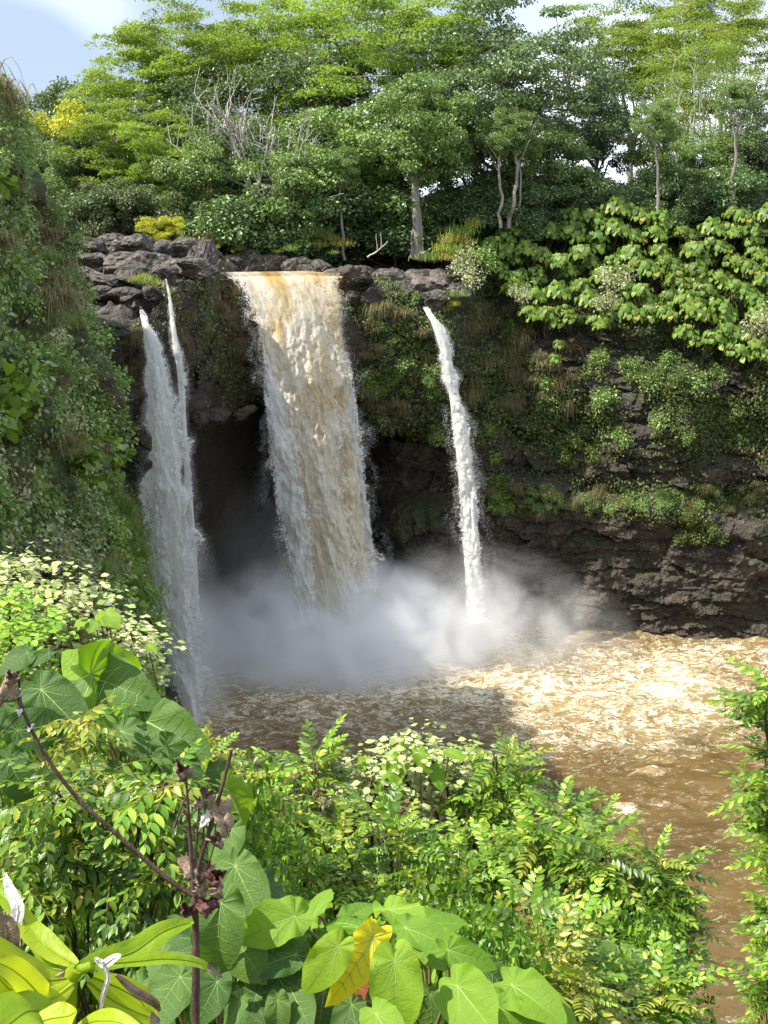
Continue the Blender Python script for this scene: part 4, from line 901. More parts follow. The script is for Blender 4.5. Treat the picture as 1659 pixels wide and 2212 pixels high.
def scatter(V, Nn, n, wfun, rng, lim=None):
    """random points on a cliff grid weighted by wfun(points)"""
    h, w = V.shape[:2]; m = max(n * 6, 20000); i = rng.integers(1, h - 1, m); j = rng.integers(1, w - 1, m); P = V[i, j]; wt_ = wfun(P); k = rng.random(m) < wt_
    P, Q = P[k][:n], Nn[i[k], j[k]][:n]
    d = V[np.minimum(i[k] + 1, h - 1), j[k]][:n] - P; e = V[i[k], np.minimum(j[k] + 1, w - 1)][:n] - P
    return P + d * rng.random((len(P), 1)) + e * rng.random((len(P), 1)), Q
def cover():
    rng = np.random.default_rng(21)
    def wr(P):
        x, z = P[:, 0], P[:, 2]; n = fbm(P * np.array([.35, .35, .35]), 4)
        upper = ss(10.5, 16, z) * ss(4.5, 7.5, x) * ss(36, 33, x); low = ss(11, 10, z) * ss(7.5, 9, z) * ss(5, 8, x) * .7
        face = ss(-15, -13, x) * ss(6, 3, x) * ss(13, 16, z) * .35 + ss(-2, 0, x) * ss(5, 3, x) * ss(12, 14, z) * .25
        return np.clip((upper * (.6 + n * 1.1) + low * (.6 + n) + face * (.5 + 1.6 * n)), 0, 1) * (np.abs(x) < 36) * (z > 3)
    P, Q = scatter(CV, CN, 95000, wr, rng); k = len(P)
    D = unit(np.array([0, -.25, -.8]) + rng.normal(size=(k, 3)) * .5); nn = unit(Q * .8 + np.array([-.1, -.2, .6]) + rng.normal(size=(k, 3)) * .45)
    mb = MB(); leaves(mb, P + Q * rng.uniform(0, .45, (k, 1)), D, nn, rng.uniform(.10, .24, k), T_RH)
    o = struct(mb.build('cliff_creepers', L_COVER, smooth=False), 'stuff'); o['label'] = 'small-leaved green creepers matted over the right cliff face'; o['category'] = 'creepers'
    def wl(P):
        x, y, z = P.T; n = fbm(P * .3, 4); edge = ss(82, 77, y)
        return np.clip(.55 + n * 1.3, 0.06, 1) * (y > 17) * edge * (z > 1.5) * np.clip(45 / np.maximum(y, 20), .3, 1)
    P, Q = scatter(LV, LN, 140000, wl, rng); k = len(P)
    D = unit(np.array([.2, -.15, -.7]) + rng.normal(size=(k, 3)) * .5); nn = unit(Q * .7 + np.array([0, -.3, .6]) + rng.normal(size=(k, 3)) * .45)
    mb = MB(); leaves(mb, P + Q * rng.uniform(0, .5, (k, 1)), D, nn, rng.uniform(.10, .25, k), T_RH)
    o = struct(mb.build('side_creepers', L_COVL, smooth=False), 'stuff'); o['label'] = 'mixed green creepers covering the steep side cliff'; o['category'] = 'creepers'
    # shrubs and grass on the side cliff
    def put(n, w, fn):
        P, Q = scatter(LV, LN, n, w, rng)
        for i, (p, q) in enumerate(zip(P, Q)): fn(i, p + q * .25, q)
    vis = lambda P: ((P[:, 0] / P[:, 1] > -.30) & (P[:, 1] < 79) & (P[:, 1] > 19) & (P[:, 2] > 3)).astype(float) * np.clip(P[:, 1] / 70, .2, 1)
    put(120, vis, lambda i, p, q: plant('green', i, p, rng.uniform(.8, 1.7), 'cliff_shrub', 'leafy green shrub on the side cliff', 'shrub', 'green shrubs on the side cliff', rng.uniform(0, 6)))
    put(50, lambda P: vis(P) * (P[:, 2] > 14), lambda i, p, q: plant('dark', i, p, rng.uniform(.7, 1.4), 'cliff_shrub', 'darker small-leaved shrub on the side cliff', 'shrub', 'dark shrubs on the side cliff', rng.uniform(0, 6)))
    put(46, lambda P: vis(P) * (P[:, 1] < 60) * (P[:, 2] < 24), lambda i, p, q: plant('pale', i, p + q * .3, rng.uniform(.8, 1.5), 'cliff_shrub', 'pale cream-tipped shrub on the side cliff', 'shrub', 'pale shrubs on the side cliff', rng.uniform(0, 6)))
    put(24, lambda P: vis(P) * (P[:, 1] < 62), lambda i, p, q: plant('big', 0, p + q * .4, rng.uniform(.8, 1.4), 'broad_leaved_vine', 'broad-leaved vine hanging on the side cliff', 'vine', 'broad-leaved vines on the side cliff', rng.uniform(0, 6)))
    put(50, lambda P: vis(P) * (P[:, 1] > 40), lambda i, p, q: grass('green', i, p + q * .2, rng.uniform(.7, 1.35), 'green grass tuft on the side cliff', 'green grass tufts on the side cliff', rng.uniform(0, 6)))
    put(70, lambda P: vis(P) * (P[:, 2] > 13), lambda i, p, q: grass('dry', i, p + q * .2, rng.uniform(.7, 1.35), 'brownish dry grass tuft on the side cliff', 'dry grass tufts on the side cliff', rng.uniform(0, 6)))
    # long green grass curtain near the water
    for i in range(26):
        c = pix(rng.uniform(200, 285), rng.uniform(1090, 1320), 70); c[1] = 68 + rng.uniform(-3, 4); c[0] = float(left_x(c[1], c[2])) + .6
        grass('green', i, c, rng.uniform(1.3, 2.2), 'long green grass curtain on the side cliff', 'grass curtain at the foot of the side cliff', rng.uniform(0, 6))
    # ledge grasses and the falls' rock faces
    for i, (x, y, Y, s) in enumerate([(300, 608, 81.5, .9), (318, 612, 81.3, 1.1), (308, 600, 81.8, .8), (330, 615, 81.2, .7), (515, 540, 98, .6), (553, 533, 98.5, .8), (600, 545, 98, .5), (628, 540, 98, .9), (655, 530, 99.5, .9), (692, 532, 99.5, 1.0), (722, 548, 98.5, .6), (470, 535, 97, .6),
                                       (590, 522, 99.5, 1.3), (615, 515, 100, 1.5), (640, 512, 100, 1.6), (665, 510, 100, 1.6), (690, 512, 100, 1.5), (715, 520, 99.8, 1.3), (740, 530, 99.4, 1.2), (650, 530, 99, 1.2), (480, 525, 98.5, 1.0), (440, 515, 98.5, 1.1), (930, 560, 97.5, 1.4), (955, 540, 98, 1.6), (980, 520, 98.5, 1.7), (1000, 505, 99, 1.6), (1020, 490, 99.5, 1.6), (960, 560, 97, 1.3), (985, 545, 97.5, 1.4), (1010, 530, 98, 1.4), (975, 660, 94, .9), (985, 640, 94, 1.0), (965, 670, 93.6, .8), (310, 500, 97, .6), (255, 520, 96, .5), (390, 505, 97.5, .6)]):
        grass('yellow', i, pix(x, y, Y), s, 'sunlit grass tuft on the rocks above the falls', 'sunlit grass tufts along the ledge', rng.uniform(0, 6))
    def face(n, x0, x1, y0, y1, kind, lab, grp, lo, hi):
        for i in range(n):
            x, y = rng.uniform(x0, x1), rng.uniform(y0, y1); Y = 92
            for _ in range(8): c = pix(x, y, Y); Y = .5 * Y + .5 * float(cliff_y(c[0], c[2]))
            c = pix(x, y, Y - .25)
            if kind in BL: plant(kind, i, c, rng.uniform(lo, hi), 'cliff_shrub', lab, 'shrub', grp, rng.uniform(0, 6))
            else: grass(kind, i, c, rng.uniform(lo, hi), lab, grp, rng.uniform(0, 6))
    face(22, 775, 960, 650, 900, 'dry', 'dry grass tuft between the wide fall and slender fall', 'grass tufts between the falls', .6, 1.2)
    face(14, 790, 950, 680, 950, 'green', 'green grass tuft between the wide fall and slender fall', 'green tufts between the falls', .6, 1.1)
    face(40, 1000, 1240, 660, 880, 'dry', 'dry grass tuft under the round-leaved shrubs', 'dry tufts on the right cliff', .8, 1.5)
    face(26, 1010, 1650, 760, 960, 'green', 'grass tuft among creepers on the right cliff', 'green tufts on the right cliff', .7, 1.4)
    face(26, 1060, 1650, 1045, 1110, 'dry', 'dry grass tuft on the narrow cliff shelf', 'grass on the cliff shelf', .5, 1.0)
    face(55, 1050, 1650, 1060, 1105, 'green', 'green grass tuft on the narrow cliff shelf', 'green grass on the cliff shelf', .35, .7)
    face(10, 1480, 1560, 1060, 1180, 'cliff', 'bright green shrub spilling from the cliff shelf', 'green shrubs on the cliff shelf', .5, 1.0)
    face(5, 1050, 1090, 980, 1090, 'lime', 'lime-green shrub low on the cliff', 'lime shrubs beside the slender fall', .6, 1.0)
    face(14, 1010, 1640, 700, 900, 'cliff', 'small green shrub rooted in the upper right cliff', 'small shrubs on the right cliff', .6, 1.3)
    face(6, 1190, 1290, 930, 1010, 'cliff', 'green shrub on the bare rock above the cliff shelf', 'shrubs above the cliff shelf', .5, .9)
    face(6, 800, 850, 800, 850, 'dark', 'dark green fern patch on the rock right of the wide fall', 'fern patches right of the wide fall', .5, .8)
    face(16, 380, 530, 620, 800, 'dry', 'dry grass tuft between the narrow ribbon and wide fall', 'tufts on the rock buttress', .5, 1.0)
    face(12, 270, 320, 720, 900, 'dry', 'grass tuft on the dark rock behind the left waterfall', 'tufts behind the left waterfall', .6, 1.1)
    face(6, 440, 520, 770, 800, 'dark', 'dark fern on the rock buttress above the cave', 'ferns above the cave', .3, .55)
    for i, (x, y, Y, s) in enumerate([(1000, 570, 96.5, 1.3), (1020, 600, 95.5, 1.4), (1010, 550, 97, 1.2), (1035, 560, 97, 1.4), (890, 645, 93.2, .7), (870, 640, 93.3, .6)]):
        plant('pale' if i < 3 else 'green', i, pix(x, y, Y), s, 'cliff_shrub', 'sunlit shrub at the edge of the grey slab', 'shrub', 'shrubs around the grey slab', i * 1.3)
    # top of the side cliff
    for i in range(16):
        y = rng.uniform(48, 76); z = rng.uniform(30, 34); c = np.array([float(left_x(y, z)) + .3, y, z])
        plant(('green', 'dark')[i % 2], i, c, rng.uniform(1.2, 2.0), 'cliff_shrub', 'bushy shrub crowning the side cliff', 'shrub', 'shrubs crowning the side cliff', i * 1.0)
    for i in range(14):
        y = rng.uniform(55, 76); c = np.array([float(left_x(y, 34.0)) + .2, y, 33.8])
        grass('dry', i, c, rng.uniform(1.6, 2.8), 'tall dry grass plume crowning the side cliff', 'grass plumes crowning the side cliff', i * 1.0)
cover()

# ------------------------------------------------------------------ plants in front of the viewpoint
def bigleafmat(name, c1, c2, vein=False, trans=.45, rough=.48):
    m, nt = newmat(name)
    oi = N(nt, 'ShaderNodeObjectInfo'); tcn = N(nt, 'ShaderNodeTexCoord'); g = N(nt, 'ShaderNodeNewGeometry')
    nz = N(nt, 'ShaderNodeTexNoise', {'Vector': tcn.outputs['Object'], 'Scale': 3.0, 'Detail': 5.0, 'Roughness': 0.6})
    n2 = N(nt, 'ShaderNodeTexNoise', {'Vector': tcn.outputs['Object'], 'Scale': 22.0, 'Detail': 4.0, 'Roughness': 0.65})
    f = MATH(nt, 'ADD', MATH(nt, 'MULTIPLY', oi.outputs['Random'], 0.75), MATH(nt, 'MULTIPLY_ADD', nz.outputs[0], 0.6, -0.18), clamp=True)
    c = MIXC(nt, f, c1, c2)
    c = MIXC(nt, RAMP(nt, n2.outputs[0], [(0.66, 0.0), (0.74, 0.5)]), c, (c1[0] * 1.4, c1[1] * .95, c1[2]))
    n3 = N(nt, 'ShaderNodeTexNoise', {'Vector': tcn.outputs['Object'], 'Scale': 5.5, 'Detail': 6.0, 'Roughness': 0.7})
    c = MIXC(nt, RAMP(nt, n3.outputs[0], [(0.655, 0.0), (0.70, 0.9)]), c, (0.15, 0.09, 0.03))
    bp = N(nt, 'ShaderNodeBump', {'Strength': 0.35, 'Distance': 0.02, 'Height': n2.outputs[0]})
    under = MIXC(nt, 0.45, c, (0.25, 0.33, 0.15))
    cc = MIXC(nt, g.outputs['Backfacing'], c, under)
    p = N(nt, 'ShaderNodeBsdfPrincipled', {'Base Color': cc, 'Roughness': rough, 'Specular IOR Level': .3, 'Normal': bp.outputs[0]})
    t = N(nt, 'ShaderNodeBsdfTranslucent', {0: MIXC(nt, 1.0, c, (1.5, 1.35, .35), 'MULTIPLY')})
    body = N(nt, 'ShaderNodeMixShader', {0: trans, 1: p.outputs[0], 2: t.outputs[0]})
    hole = RAMP(nt, n3.outputs[0], [(0.735, 0.0), (0.74, 1.0)])
    out(nt, N(nt, 'ShaderNodeMixShader', {0: hole, 1: body.outputs[0], 2: N(nt, 'ShaderNodeBsdfTransparent').outputs[0]}).outputs[0]); return m
B_LIME = bigleafmat('heart_leaf_lime', (0.11, 0.25, 0.016), (0.27, 0.42, 0.03))
B_DARK = bigleafmat('heart_leaf_dark', (0.035, 0.095, 0.02), (0.11, 0.20, 0.03), trans=.34)
B_YEL = bigleafmat('heart_leaf_yellow', (0.55, 0.48, 0.01), (0.66, 0.6, 0.02))
B_VEIN = plainmat('leaf_vein', (.20, .32, .07), (.30, .42, .11), 8, .5, .1)
B_RED = bigleafmat('heart_leaf_rust', (.25, .06, .015), (.35, .10, .03))
TI = bigleafmat('ti_leaf', (0.20, 0.34, 0.012), (0.46, 0.54, 0.03), trans=.5, rough=.45)
DRY = plainmat('dry_leaf', (.10, .055, .035), (.42, .31, .21), 14, .85, .8)
PAPER = plainmat('papery_tip', (.45, .42, .36), (.78, .75, .68), 14, .8, .6)
STALK = plainmat('stalk_brown', (.035, .018, .014), (.13, .075, .055), 30, .7, .5, (1, 1, .3))
PETI = plainmat('petiole', (.12, .13, .04), (.22, .17, .07), 12, .6, .2)

def heart_mesh(seed, half=.46, back=.36, wave=.05, fold=.14, droop=.22, mats=None, notch=.5):
    rng = np.random.default_rng(seed); nr, ns = 8, 48
    a, b = half, (1 + back) / 2; cy0 = (1 - back) / 2
    def R(th):
        s, c = np.sin(th), np.cos(th); A = (s / a) ** 2 + (c / b) ** 2; Bq = -2 * c * cy0 / b ** 2; C = (cy0 / b) ** 2 - 1
        r = (-Bq + np.sqrt(np.maximum(Bq ** 2 - 4 * A * C, 0))) / (2 * A); w = np.abs(((th + math.pi) % (2 * math.pi)) - math.pi)
        return r * (1 - notch * np.exp(-((math.pi - w) / .24) ** 2)) * (1 + .13 * np.exp(-(w / .13) ** 2)) * (1 + .012 * np.sin(th * 17 + seed))
    ph = rng.uniform(0, 6.28, 4); tw = rng.uniform(-.12, .12)
    def Z(x, y):
        r2 = x * x + y * y; th = np.arctan2(x, y); q = np.sqrt(r2) / np.maximum(R(th), 1e-6)
        return fold * np.abs(x) - droop * np.clip(y, 0, 2) ** 2 - .25 * x * x + tw * x * y + wave * q ** 3 * (np.sin(4 * th + ph[0]) + .6 * np.sin(7 * th + ph[1])) + .018 * np.sin(9 * th + ph[2]) * q + .05 * np.sin(3 * x + ph[3]) * y
    th = np.linspace(-math.pi, math.pi, ns, endpoint=False); t = np.linspace(0, 1, nr + 1)[1:]
    x = t[:, None] * R(th)[None] * np.sin(th)[None]; y = t[:, None] * R(th)[None] * np.cos(th)[None]
    V = np.concatenate([[[0, 0, 0]], np.stack([x, y, Z(x, y)], -1).reshape(-1, 3)])
    k = np.arange(ns); kn = np.roll(k, -1); mb = MB()
    mb.add(V, np.stack([0 * k, 1 + kn, 1 + k], -1))
    F = np.concatenate([np.stack([1 + i * ns + k, 1 + i * ns + kn, 1 + (i + 1) * ns + kn, 1 + (i + 1) * ns + k], -1) for i in range(nr - 1)])
    mb.q.append(F); mb.qm.append(np.zeros(len(F), np.int32))
    # veins: thin ribs lying on both faces
    def rib(P0, P1, bend, w):
        u = np.linspace(0, 1, 12)[:, None]; P = P0 + (P1 - P0) * u; d = unit(P1 - P0); n = np.array([-d[1], d[0]]); P = P + n * bend * (u * (1 - u))
        for sgn in (1, -1):
            L = P - n * w * (1 - .8 * u); Q = P + n * w * (1 - .8 * u); M = P
            Vv = np.stack([np.stack([L[:, 0], L[:, 1], Z(L[:, 0], L[:, 1]) + sgn * .003], -1), np.stack([M[:, 0], M[:, 1], Z(M[:, 0], M[:, 1]) + sgn * .009], -1), np.stack([Q[:, 0], Q[:, 1], Z(Q[:, 0], Q[:, 1]) + sgn * .003], -1)], 1)
            mb.grid(Vv, 1)
    O = np.zeros(2)
    for an, bd in ((0, 0), (.55, .12), (-.55, -.12), (1.15, .1), (-1.15, -.1), (1.85, .05), (-1.85, -.05), (2.5, 0), (-2.5, 0)):
        r_ = float(R(np.array(an))) * .94; rib(O, r_ * np.array([math.sin(an), math.cos(an)]), bd, .007 if an == 0 else .0045)
    for yy in (.30, .47, .63, .78):
        for s in (1, -1):
            e = np.array([s * half * (1.02 - yy * .75), yy + .20 * (1.05 - yy)]); rib(np.array([0, yy]), e, s * .05, .0032)
    return mb.mesh('leaf', mats or [B_LIME, B_VEIN])
HL = [heart_mesh(s, mats=[B_LIME, B_VEIN], half=.40 + .03 * (s % 3), fold=.16 + .10 * (s % 3), wave=.055 + .02 * (s % 2), droop=.18 + .12 * (s % 2)) for s in range(5)]
HD = [heart_mesh(s + 20, mats=[B_DARK, B_VEIN], half=.38 + .03 * (s % 3), droop=.2 + .1 * (s % 3), fold=.12 + .12 * (s % 2), wave=.06) for s in range(4)]
HY = heart_mesh(41, mats=[B_YEL, B_VEIN], half=.28, fold=.3); HR = heart_mesh(42, mats=[B_RED, B_VEIN], half=.26, fold=.3)
HB = [heart_mesh(s + 50, mats=[B_LIME, B_VEIN], half=.40, fold=.35, wave=.07, droop=.1) for s in range(2)]  # lime blades for the giant plant's backlit leaves: light put into the colour

def frame(J, D, Nn, s):
    y = Vector(D).normalized(); x = y.cross(Vector(Nn)).normalized(); z = x.cross(y)
    M = Matrix((x, y, z)).transposed().to_4x4() @ Matrix.Diagonal((s, s, s, 1)); M.translation = Vector(J); return M
def heart_plant(name, label, cat, rows, Y0, base, seed, group=None):
    """rows: (jx, jy, tx, ty, mesh, normal, dY): leaf joint and tip as seen in the picture, each at its own depth"""
    rng = np.random.default_rng(seed); B = np.array(base, float)
    t = thing(name, label, cat, B, group); mbs = MB()
    J0 = np.mean([pix(r_[0], r_[1], Y0 + r_[6]) for r_ in rows], 0) - B
    st = limb(rng, (0, 0, -.3), J0 + np.array([0, .35, -.45]), 9, .0); mbs.tube(st, np.linspace(.035, .018, 9), 7)
    for (jx, jy, tx, ty, me, nn, dY) in rows:
        Y = Y0 + dY; J = pix(jx, jy, Y) - B; n = np.array(nn, float) + rng.normal(size=3) * .06
        T0 = pix(tx, ty, Y) - B; d = T0 - J; L = np.linalg.norm(d)
        # swing the tip in depth so the blade lies across its normal
        n = unit(n); vy = -(d[0] * n[0] + d[2] * n[2]) / n[1] if abs(n[1]) > .2 else 0
        vy = np.clip(vy, -.9 * L, .9 * L); T1 = pix(tx, ty, Y + vy) - B; d = T1 - J
        lf = obj('leaf', me, t, frame(J, d, n, (1.12 if Y0 < 5 and me is not HY else .9) * np.linalg.norm(d)) @ Matrix.Diagonal((rng.uniform(.88, 1.12), 1, rng.uniform(.6, 1.5), 1)))
        q = st[rng.integers(4, 9)] + rng.normal(size=3) * .04; pm = MB(); pm.tube(limb(rng, q, J - unit(n) * .004, 7, .10), np.linspace(.008, .006, 7) * (1.4 if Y0 > 5 else 1), 6); pm.build('petiole', PETI, t)
    mbs.build('stem', M_BROWN, t); return t
UPC = (0, -.62, .78); CAMF = (.05, -.9, .4); FLAT = (.05, -.3, .95); LTL = (-.5, -.55, .65); RTL = (.5, -.6, .6)
def g0(x, Y): return (x, Y, float(gz(x, Y)))
heart_plant('heart_leaved_plant', 'large heart-leaved plant with a yellow leaf at the foot of the slope', 'plant', [
    (730, 2044, 669, 2129, HL[0], CAMF, 0), (852, 2076, 862, 2215, HL[1], CAMF, -.15), (988, 2129, 1050, 2212, HL[2], LTL, -.1), (788, 2012, 722, 1962, HL[3], FLAT, .3),
    (806, 2024, 738, 2150, HY, RTL, .12), (637, 1980, 536, 2014, HL[4], UPC, .25), (672, 1990, 700, 1926, HL[2], LTL, .45), (875, 2004, 960, 2036, HL[0], UPC, .35), (967, 2052, 1050, 2074, HL[3], UPC, .25),
    (812, 2190, 855, 2262, HL[4], UPC, -.3), (598, 2103, 640, 2187, HD[0], CAMF, .2), (645, 2004, 604, 2052, HD[1], UPC, .3), (640, 2062, 560, 2080, HD[2], UPC, .2), (1040, 2088, 1106, 2140, HD[3], RTL, .35),
    (1062, 2168, 1140, 2206, HL[1], UPC, .1), (1105, 2128, 1196, 2186, HL[4], UPC, .15), (840, 1965, 905, 1985, HL[1], FLAT, .55), (752, 1985, 800, 1950, HL[4], FLAT, .6), (905, 1995, 990, 1990, HL[2], FLAT, .6),
    (700, 2140, 690, 2215, HD[1], UPC, .3), (770, 2090, 776, 2160, HR, RTL, .25), (760, 2170, 740, 2240, HD[2], UPC, .1), (930, 2150, 935, 2230, HD[0], CAMF, .25), (1000, 2060, 1010, 2140, HD[2], UPC, .4), (590, 2010, 545, 1975, HL[0], FLAT, .5), (690, 1965, 640, 1940, HL[1], FLAT, .7), (1150, 2160, 1230, 2215, HL[3], UPC, .2), (930, 2040, 1000, 2075, HL[4], UPC, .45), (760, 2040, 700, 2010, HL[1], UPC, .35), (1010, 2185, 1090, 2235, HL[0], UPC, -.1), (890, 1980, 850, 1945, HL[3], FLAT, .7)],
    4.2, g0(.05, 4.5), 1)
heart_plant('heart_leaved_plant', 'heart-leaved plant with dark green shaded leaves behind the dried stalk', 'plant', [
    (508, 1870, 556, 1972, HD[0], CAMF, .4), (478, 1950, 462, 2085, HD[1], CAMF, 0), (554, 2147, 536, 2222, HD[2], UPC, 0), (470, 2120, 430, 2200, HD[3], CAMF, -.2), (600, 2160, 600, 2230, HD[1], CAMF, -.1),
    (530, 2050, 590, 2120, HD[3], UPC, .2), (500, 2010, 540, 2090, HD[2], LTL, .1), (440, 2030, 380, 2110, HD[0], UPC, .2), (390, 2110, 330, 2180, HD[2], UPC, 0), (520, 2160, 480, 2225, HD[0], LTL, -.2), (560, 1905, 590, 1990, HD[3], RTL, .5), (500, 1790, 470, 1850, HD[2], UPC, .5), (620, 2120, 660, 2200, HD[0], UPC, 0),
    (400, 1990, 440, 2060, HD[3], UPC, .5), (350, 2060, 380, 2140, HD[1], UPC, .4), (300, 2130, 350, 2200, HD[3], UPC, .3)],
    4.4, g0(-.55, 4.7), 2)
heart_plant('giant_leaved_plant', 'plant with giant veined leaves beside the cream-leaved bush', 'plant', [
    (89, 1489, 190, 1592, HD[0], CAMF, -.4), (192, 1462, 312, 1496, HD[1], LTL, -.1), (195, 1456, 302, 1576, HB[0], (.75, -.35, .3), -.2), (188, 1466, 134, 1408, HB[1], (-.2, -.7, .5), .2), (38, 1578, 150, 1562, HD[2], CAMF, -.6),
    (317, 1559, 428, 1618, HD[3], LTL, -.3), (262, 1580, 362, 1612, HD[0], UPC, -.5), (357, 1612, 432, 1690, HD[1], CAMF, -.6), (489, 1700, 548, 1790, HB[0], (.6, -.5, .4), -.6), (60, 1410, 0, 1442, HD[2], UPC, .6), (106, 1410, 60, 1436, HD[3], UPC, .6),
    (305, 1518, 348, 1558, HB[1], LTL, 0), (20, 1640, 60, 1740, HD[1], CAMF, -.8), (10, 1520, -40, 1600, HD[0], CAMF, 0), (470, 1660, 500, 1720, HD[2], UPC, -.4), (400, 1650, 420, 1740, HD[3], CAMF, -.7), (330, 1740, 390, 1830, HD[0], CAMF, -.8), (180, 1700, 250, 1780, HD[2], CAMF, -.6), (440, 1730, 470, 1800, HD[1], CAMF, -.5)],
    7.2, g0(-1.7, 7.4), 3)

# pinnate fronds
F_LIME = leafmat('frond_lime', [(0.0, (0.13, 0.26, 0.02)), (0.5, (0.22, 0.38, 0.03)), (0.85, (0.36, 0.50, 0.05)), (1.0, (0.50, 0.54, 0.08))], 0.42, 0.40, spec=.4, bigscale=2.0)
F_DEEP = leafmat('frond_deep', [(0.0, (0.06, 0.13, 0.016)), (0.6, (0.13, 0.24, 0.024)), (1.0, (0.25, 0.36, 0.04))], 0.38, 0.38, spec=.45, bigscale=2.0)
F_YEL = leafmat('frond_yellow', [(0.0, (0.20, 0.28, 0.03)), (0.6, (0.34, 0.38, 0.04)), (1.0, (0.5, 0.46, 0.08))], 0.42, 0.4, bigscale=2.0)
F_BROWN = leafmat('frond_brown', [(0.0, (0.10, 0.06, 0.02)), (1.0, (0.30, 0.19, 0.07))], 0.3, 0.6)
L_CREAM = leafmat('leaf_cream', [(0.0, (0.20, 0.29, 0.05)), (0.4, (0.36, 0.42, 0.13)), (0.8, (0.50, 0.50, 0.25)), (1.0, (0.60, 0.56, 0.37))], 0.3, 0.45, tint=(1.05, 1.05, .6), bigscale=1.5)
T_LF = _T([(0, 0, 0), (.16, .2, .035), (.215, .45, .04), (.15, .75, .02), (0, 1, -.10), (-.15, .75, .02), (-.215, .45, .04), (-.16, .2, .035), (0, .2, -.005), (0, .45, 0), (0, .75, -.04)],
          [(0, 1, 8), (8, 1, 2), (8, 2, 9), (9, 2, 3), (9, 3, 10), (10, 3, 4), (0, 8, 7), (8, 6, 7), (8, 9, 6), (9, 5, 6), (9, 10, 5), (10, 4, 5)])
def frond_mesh(seed, mat, pairs=9, L=.36, leaf=.075, droop=.25, hang=.35):
    rng = np.random.default_rng(seed); mb = MB(); t = np.linspace(0, 1, 10); side = rng.uniform(-.12, .12)
    C = np.stack([side * t ** 2 * L, t * L, -droop * t ** 2 * L], -1); mb.tube(C, np.linspace(.0035, .0012, 10), 4, 1)
    P, D, Nn, S = [], [], [], []
    for i in range(pairs):
        u = .14 + .84 * i / (pairs - 1); c = np.array([np.interp(u, t, C[:, k]) for k in range(3)]); sz = leaf * (0.72 + .5 * math.sin(math.pi * min(1, u * .9 + .08)))
        for s in (-1, 1):
            P.append(c + np.array([0, rng.uniform(-.3, .3) * L / pairs, 0])); D.append(np.array([s, .42 + .5 * u, -hang * rng.uniform(.5, 1.4)])); Nn.append(np.array([-s * .25 + rng.normal() * .18, rng.normal() * .15 - .1, 1])); S.append(sz * rng.uniform(.88, 1.1))
    P.append(C[-1]); D.append(np.array([side, 1, -droop - .2])); Nn.append(np.array([0, 0, 1.])); S.append(leaf)
    leaves(mb, np.array(P), np.array(D), np.array(Nn), np.array(S), T_LF)
    return mb.mesh('frond', [mat, PETI])
FL = [frond_mesh(s, F_LIME, 8 + s % 3, droop=.15 + .1 * (s % 4)) for s in range(6)]
FD = [frond_mesh(s + 10, F_DEEP, 8 + s % 3, droop=.2 + .1 * (s % 3)) for s in range(5)]
FY = [frond_mesh(s + 20, F_YEL, 8, droop=.2) for s in range(2)]
FB = [frond_mesh(s + 60, F_BROWN, 7, droop=.5, hang=.9) for s in range(2)]
FH = [frond_mesh(s + 30, F_DEEP if s % 3 else F_LIME, 6 + s % 2, L=.34, leaf=.078, droop=.45, hang=1.0) for s in range(6)]
FHY = [frond_mesh(s + 40, F_YEL, 6, L=.3, leaf=.075, droop=.5, hang=1.0) for s in range(2)]

def pinnate(label, clumps, Y0, seed, bx, by, dens=1.0, scale=1.0, group=None, sets=(FL, FD, FY, FB), bark=M_BROWN, name='pinnate_tree', cat='tree', mixw=(.43, .47, .065, .035), dY=.5, up=.35, trunkr=.035):
    rng = np.random.default_rng(seed); base = np.array(g0(bx, by)); t = thing(name, label, cat, base, group); mb = MB()
    cs = [(pix(x, y, Y0 + rng.uniform(-.4, .4) * dY) - base, r_ * Y0 / FPX) for (x, y, r_) in clumps]
    cen = np.mean([c for c, _ in cs], 0); tr = limb(rng, (0, 0, -.4), cen - np.array([0, 0, .15]), 12, 0); mb.tube(tr, np.linspace(trunkr, trunkr * .5, 12), 7)
    n = 0
    for c, R in cs:
        q = tr[rng.integers(6, 12)]; br = limb(rng, q, c, 8, .04); mb.tube(br, np.linspace(trunkr * .45, trunkr * .2, 8), 5)
        k = max(4, int(dens * 7.5 * (R / .4) ** 1.6))
        for _ in range(k):
            d = unit(rng.normal(size=3) + np.array([0, -.25, .35])); tip = c + d * R * rng.uniform(.25, .95) * np.array([1, 1.1, .95])
            b2 = limb(rng, br[rng.integers(3, 8)], tip, 6, .02); mb.tube(b2, np.linspace(.008, .004, 6) * (trunkr / .035), 4)
            m = rng.integers(6, 10); a0 = rng.uniform(0, 6.28)
            for j in range(m):
                az = a0 + j * 2.4; el = up + rng.uniform(-.5, .6) - .05 * j
                D = unit(np.array([math.cos(az) * math.cos(el), math.sin(az) * math.cos(el), math.sin(el)]) + d * .45)
                s = rng.choice(len(sets), p=mixw[:len(sets)] / np.sum(mixw[:len(sets)])) ; top = tip[2] > c[2] + R * .3
                if top and rng.random() < .25: s = 0
                ms = sets[s]; Nn = unit(np.array([0, -.12, 1]) + rng.normal(size=3) * .18)
                obj('frond', ms[rng.integers(len(ms))], t, frame(tip + D * .01 - np.array([0, 0, .02 * j]) * scale, D, Nn, scale * rng.uniform(.65, 1.1))); n += 1
    mb.build('trunk', bark, t); return t
PG = None
pinnate('feathery-leaved sapling whose top stands over the brown water left of the cream bush', [(650, 1720, 55), (675, 1665, 32), (620, 1790, 70), (700, 1800, 65), (590, 1870, 65)], 10.5, 1, -1.0, 10.8)
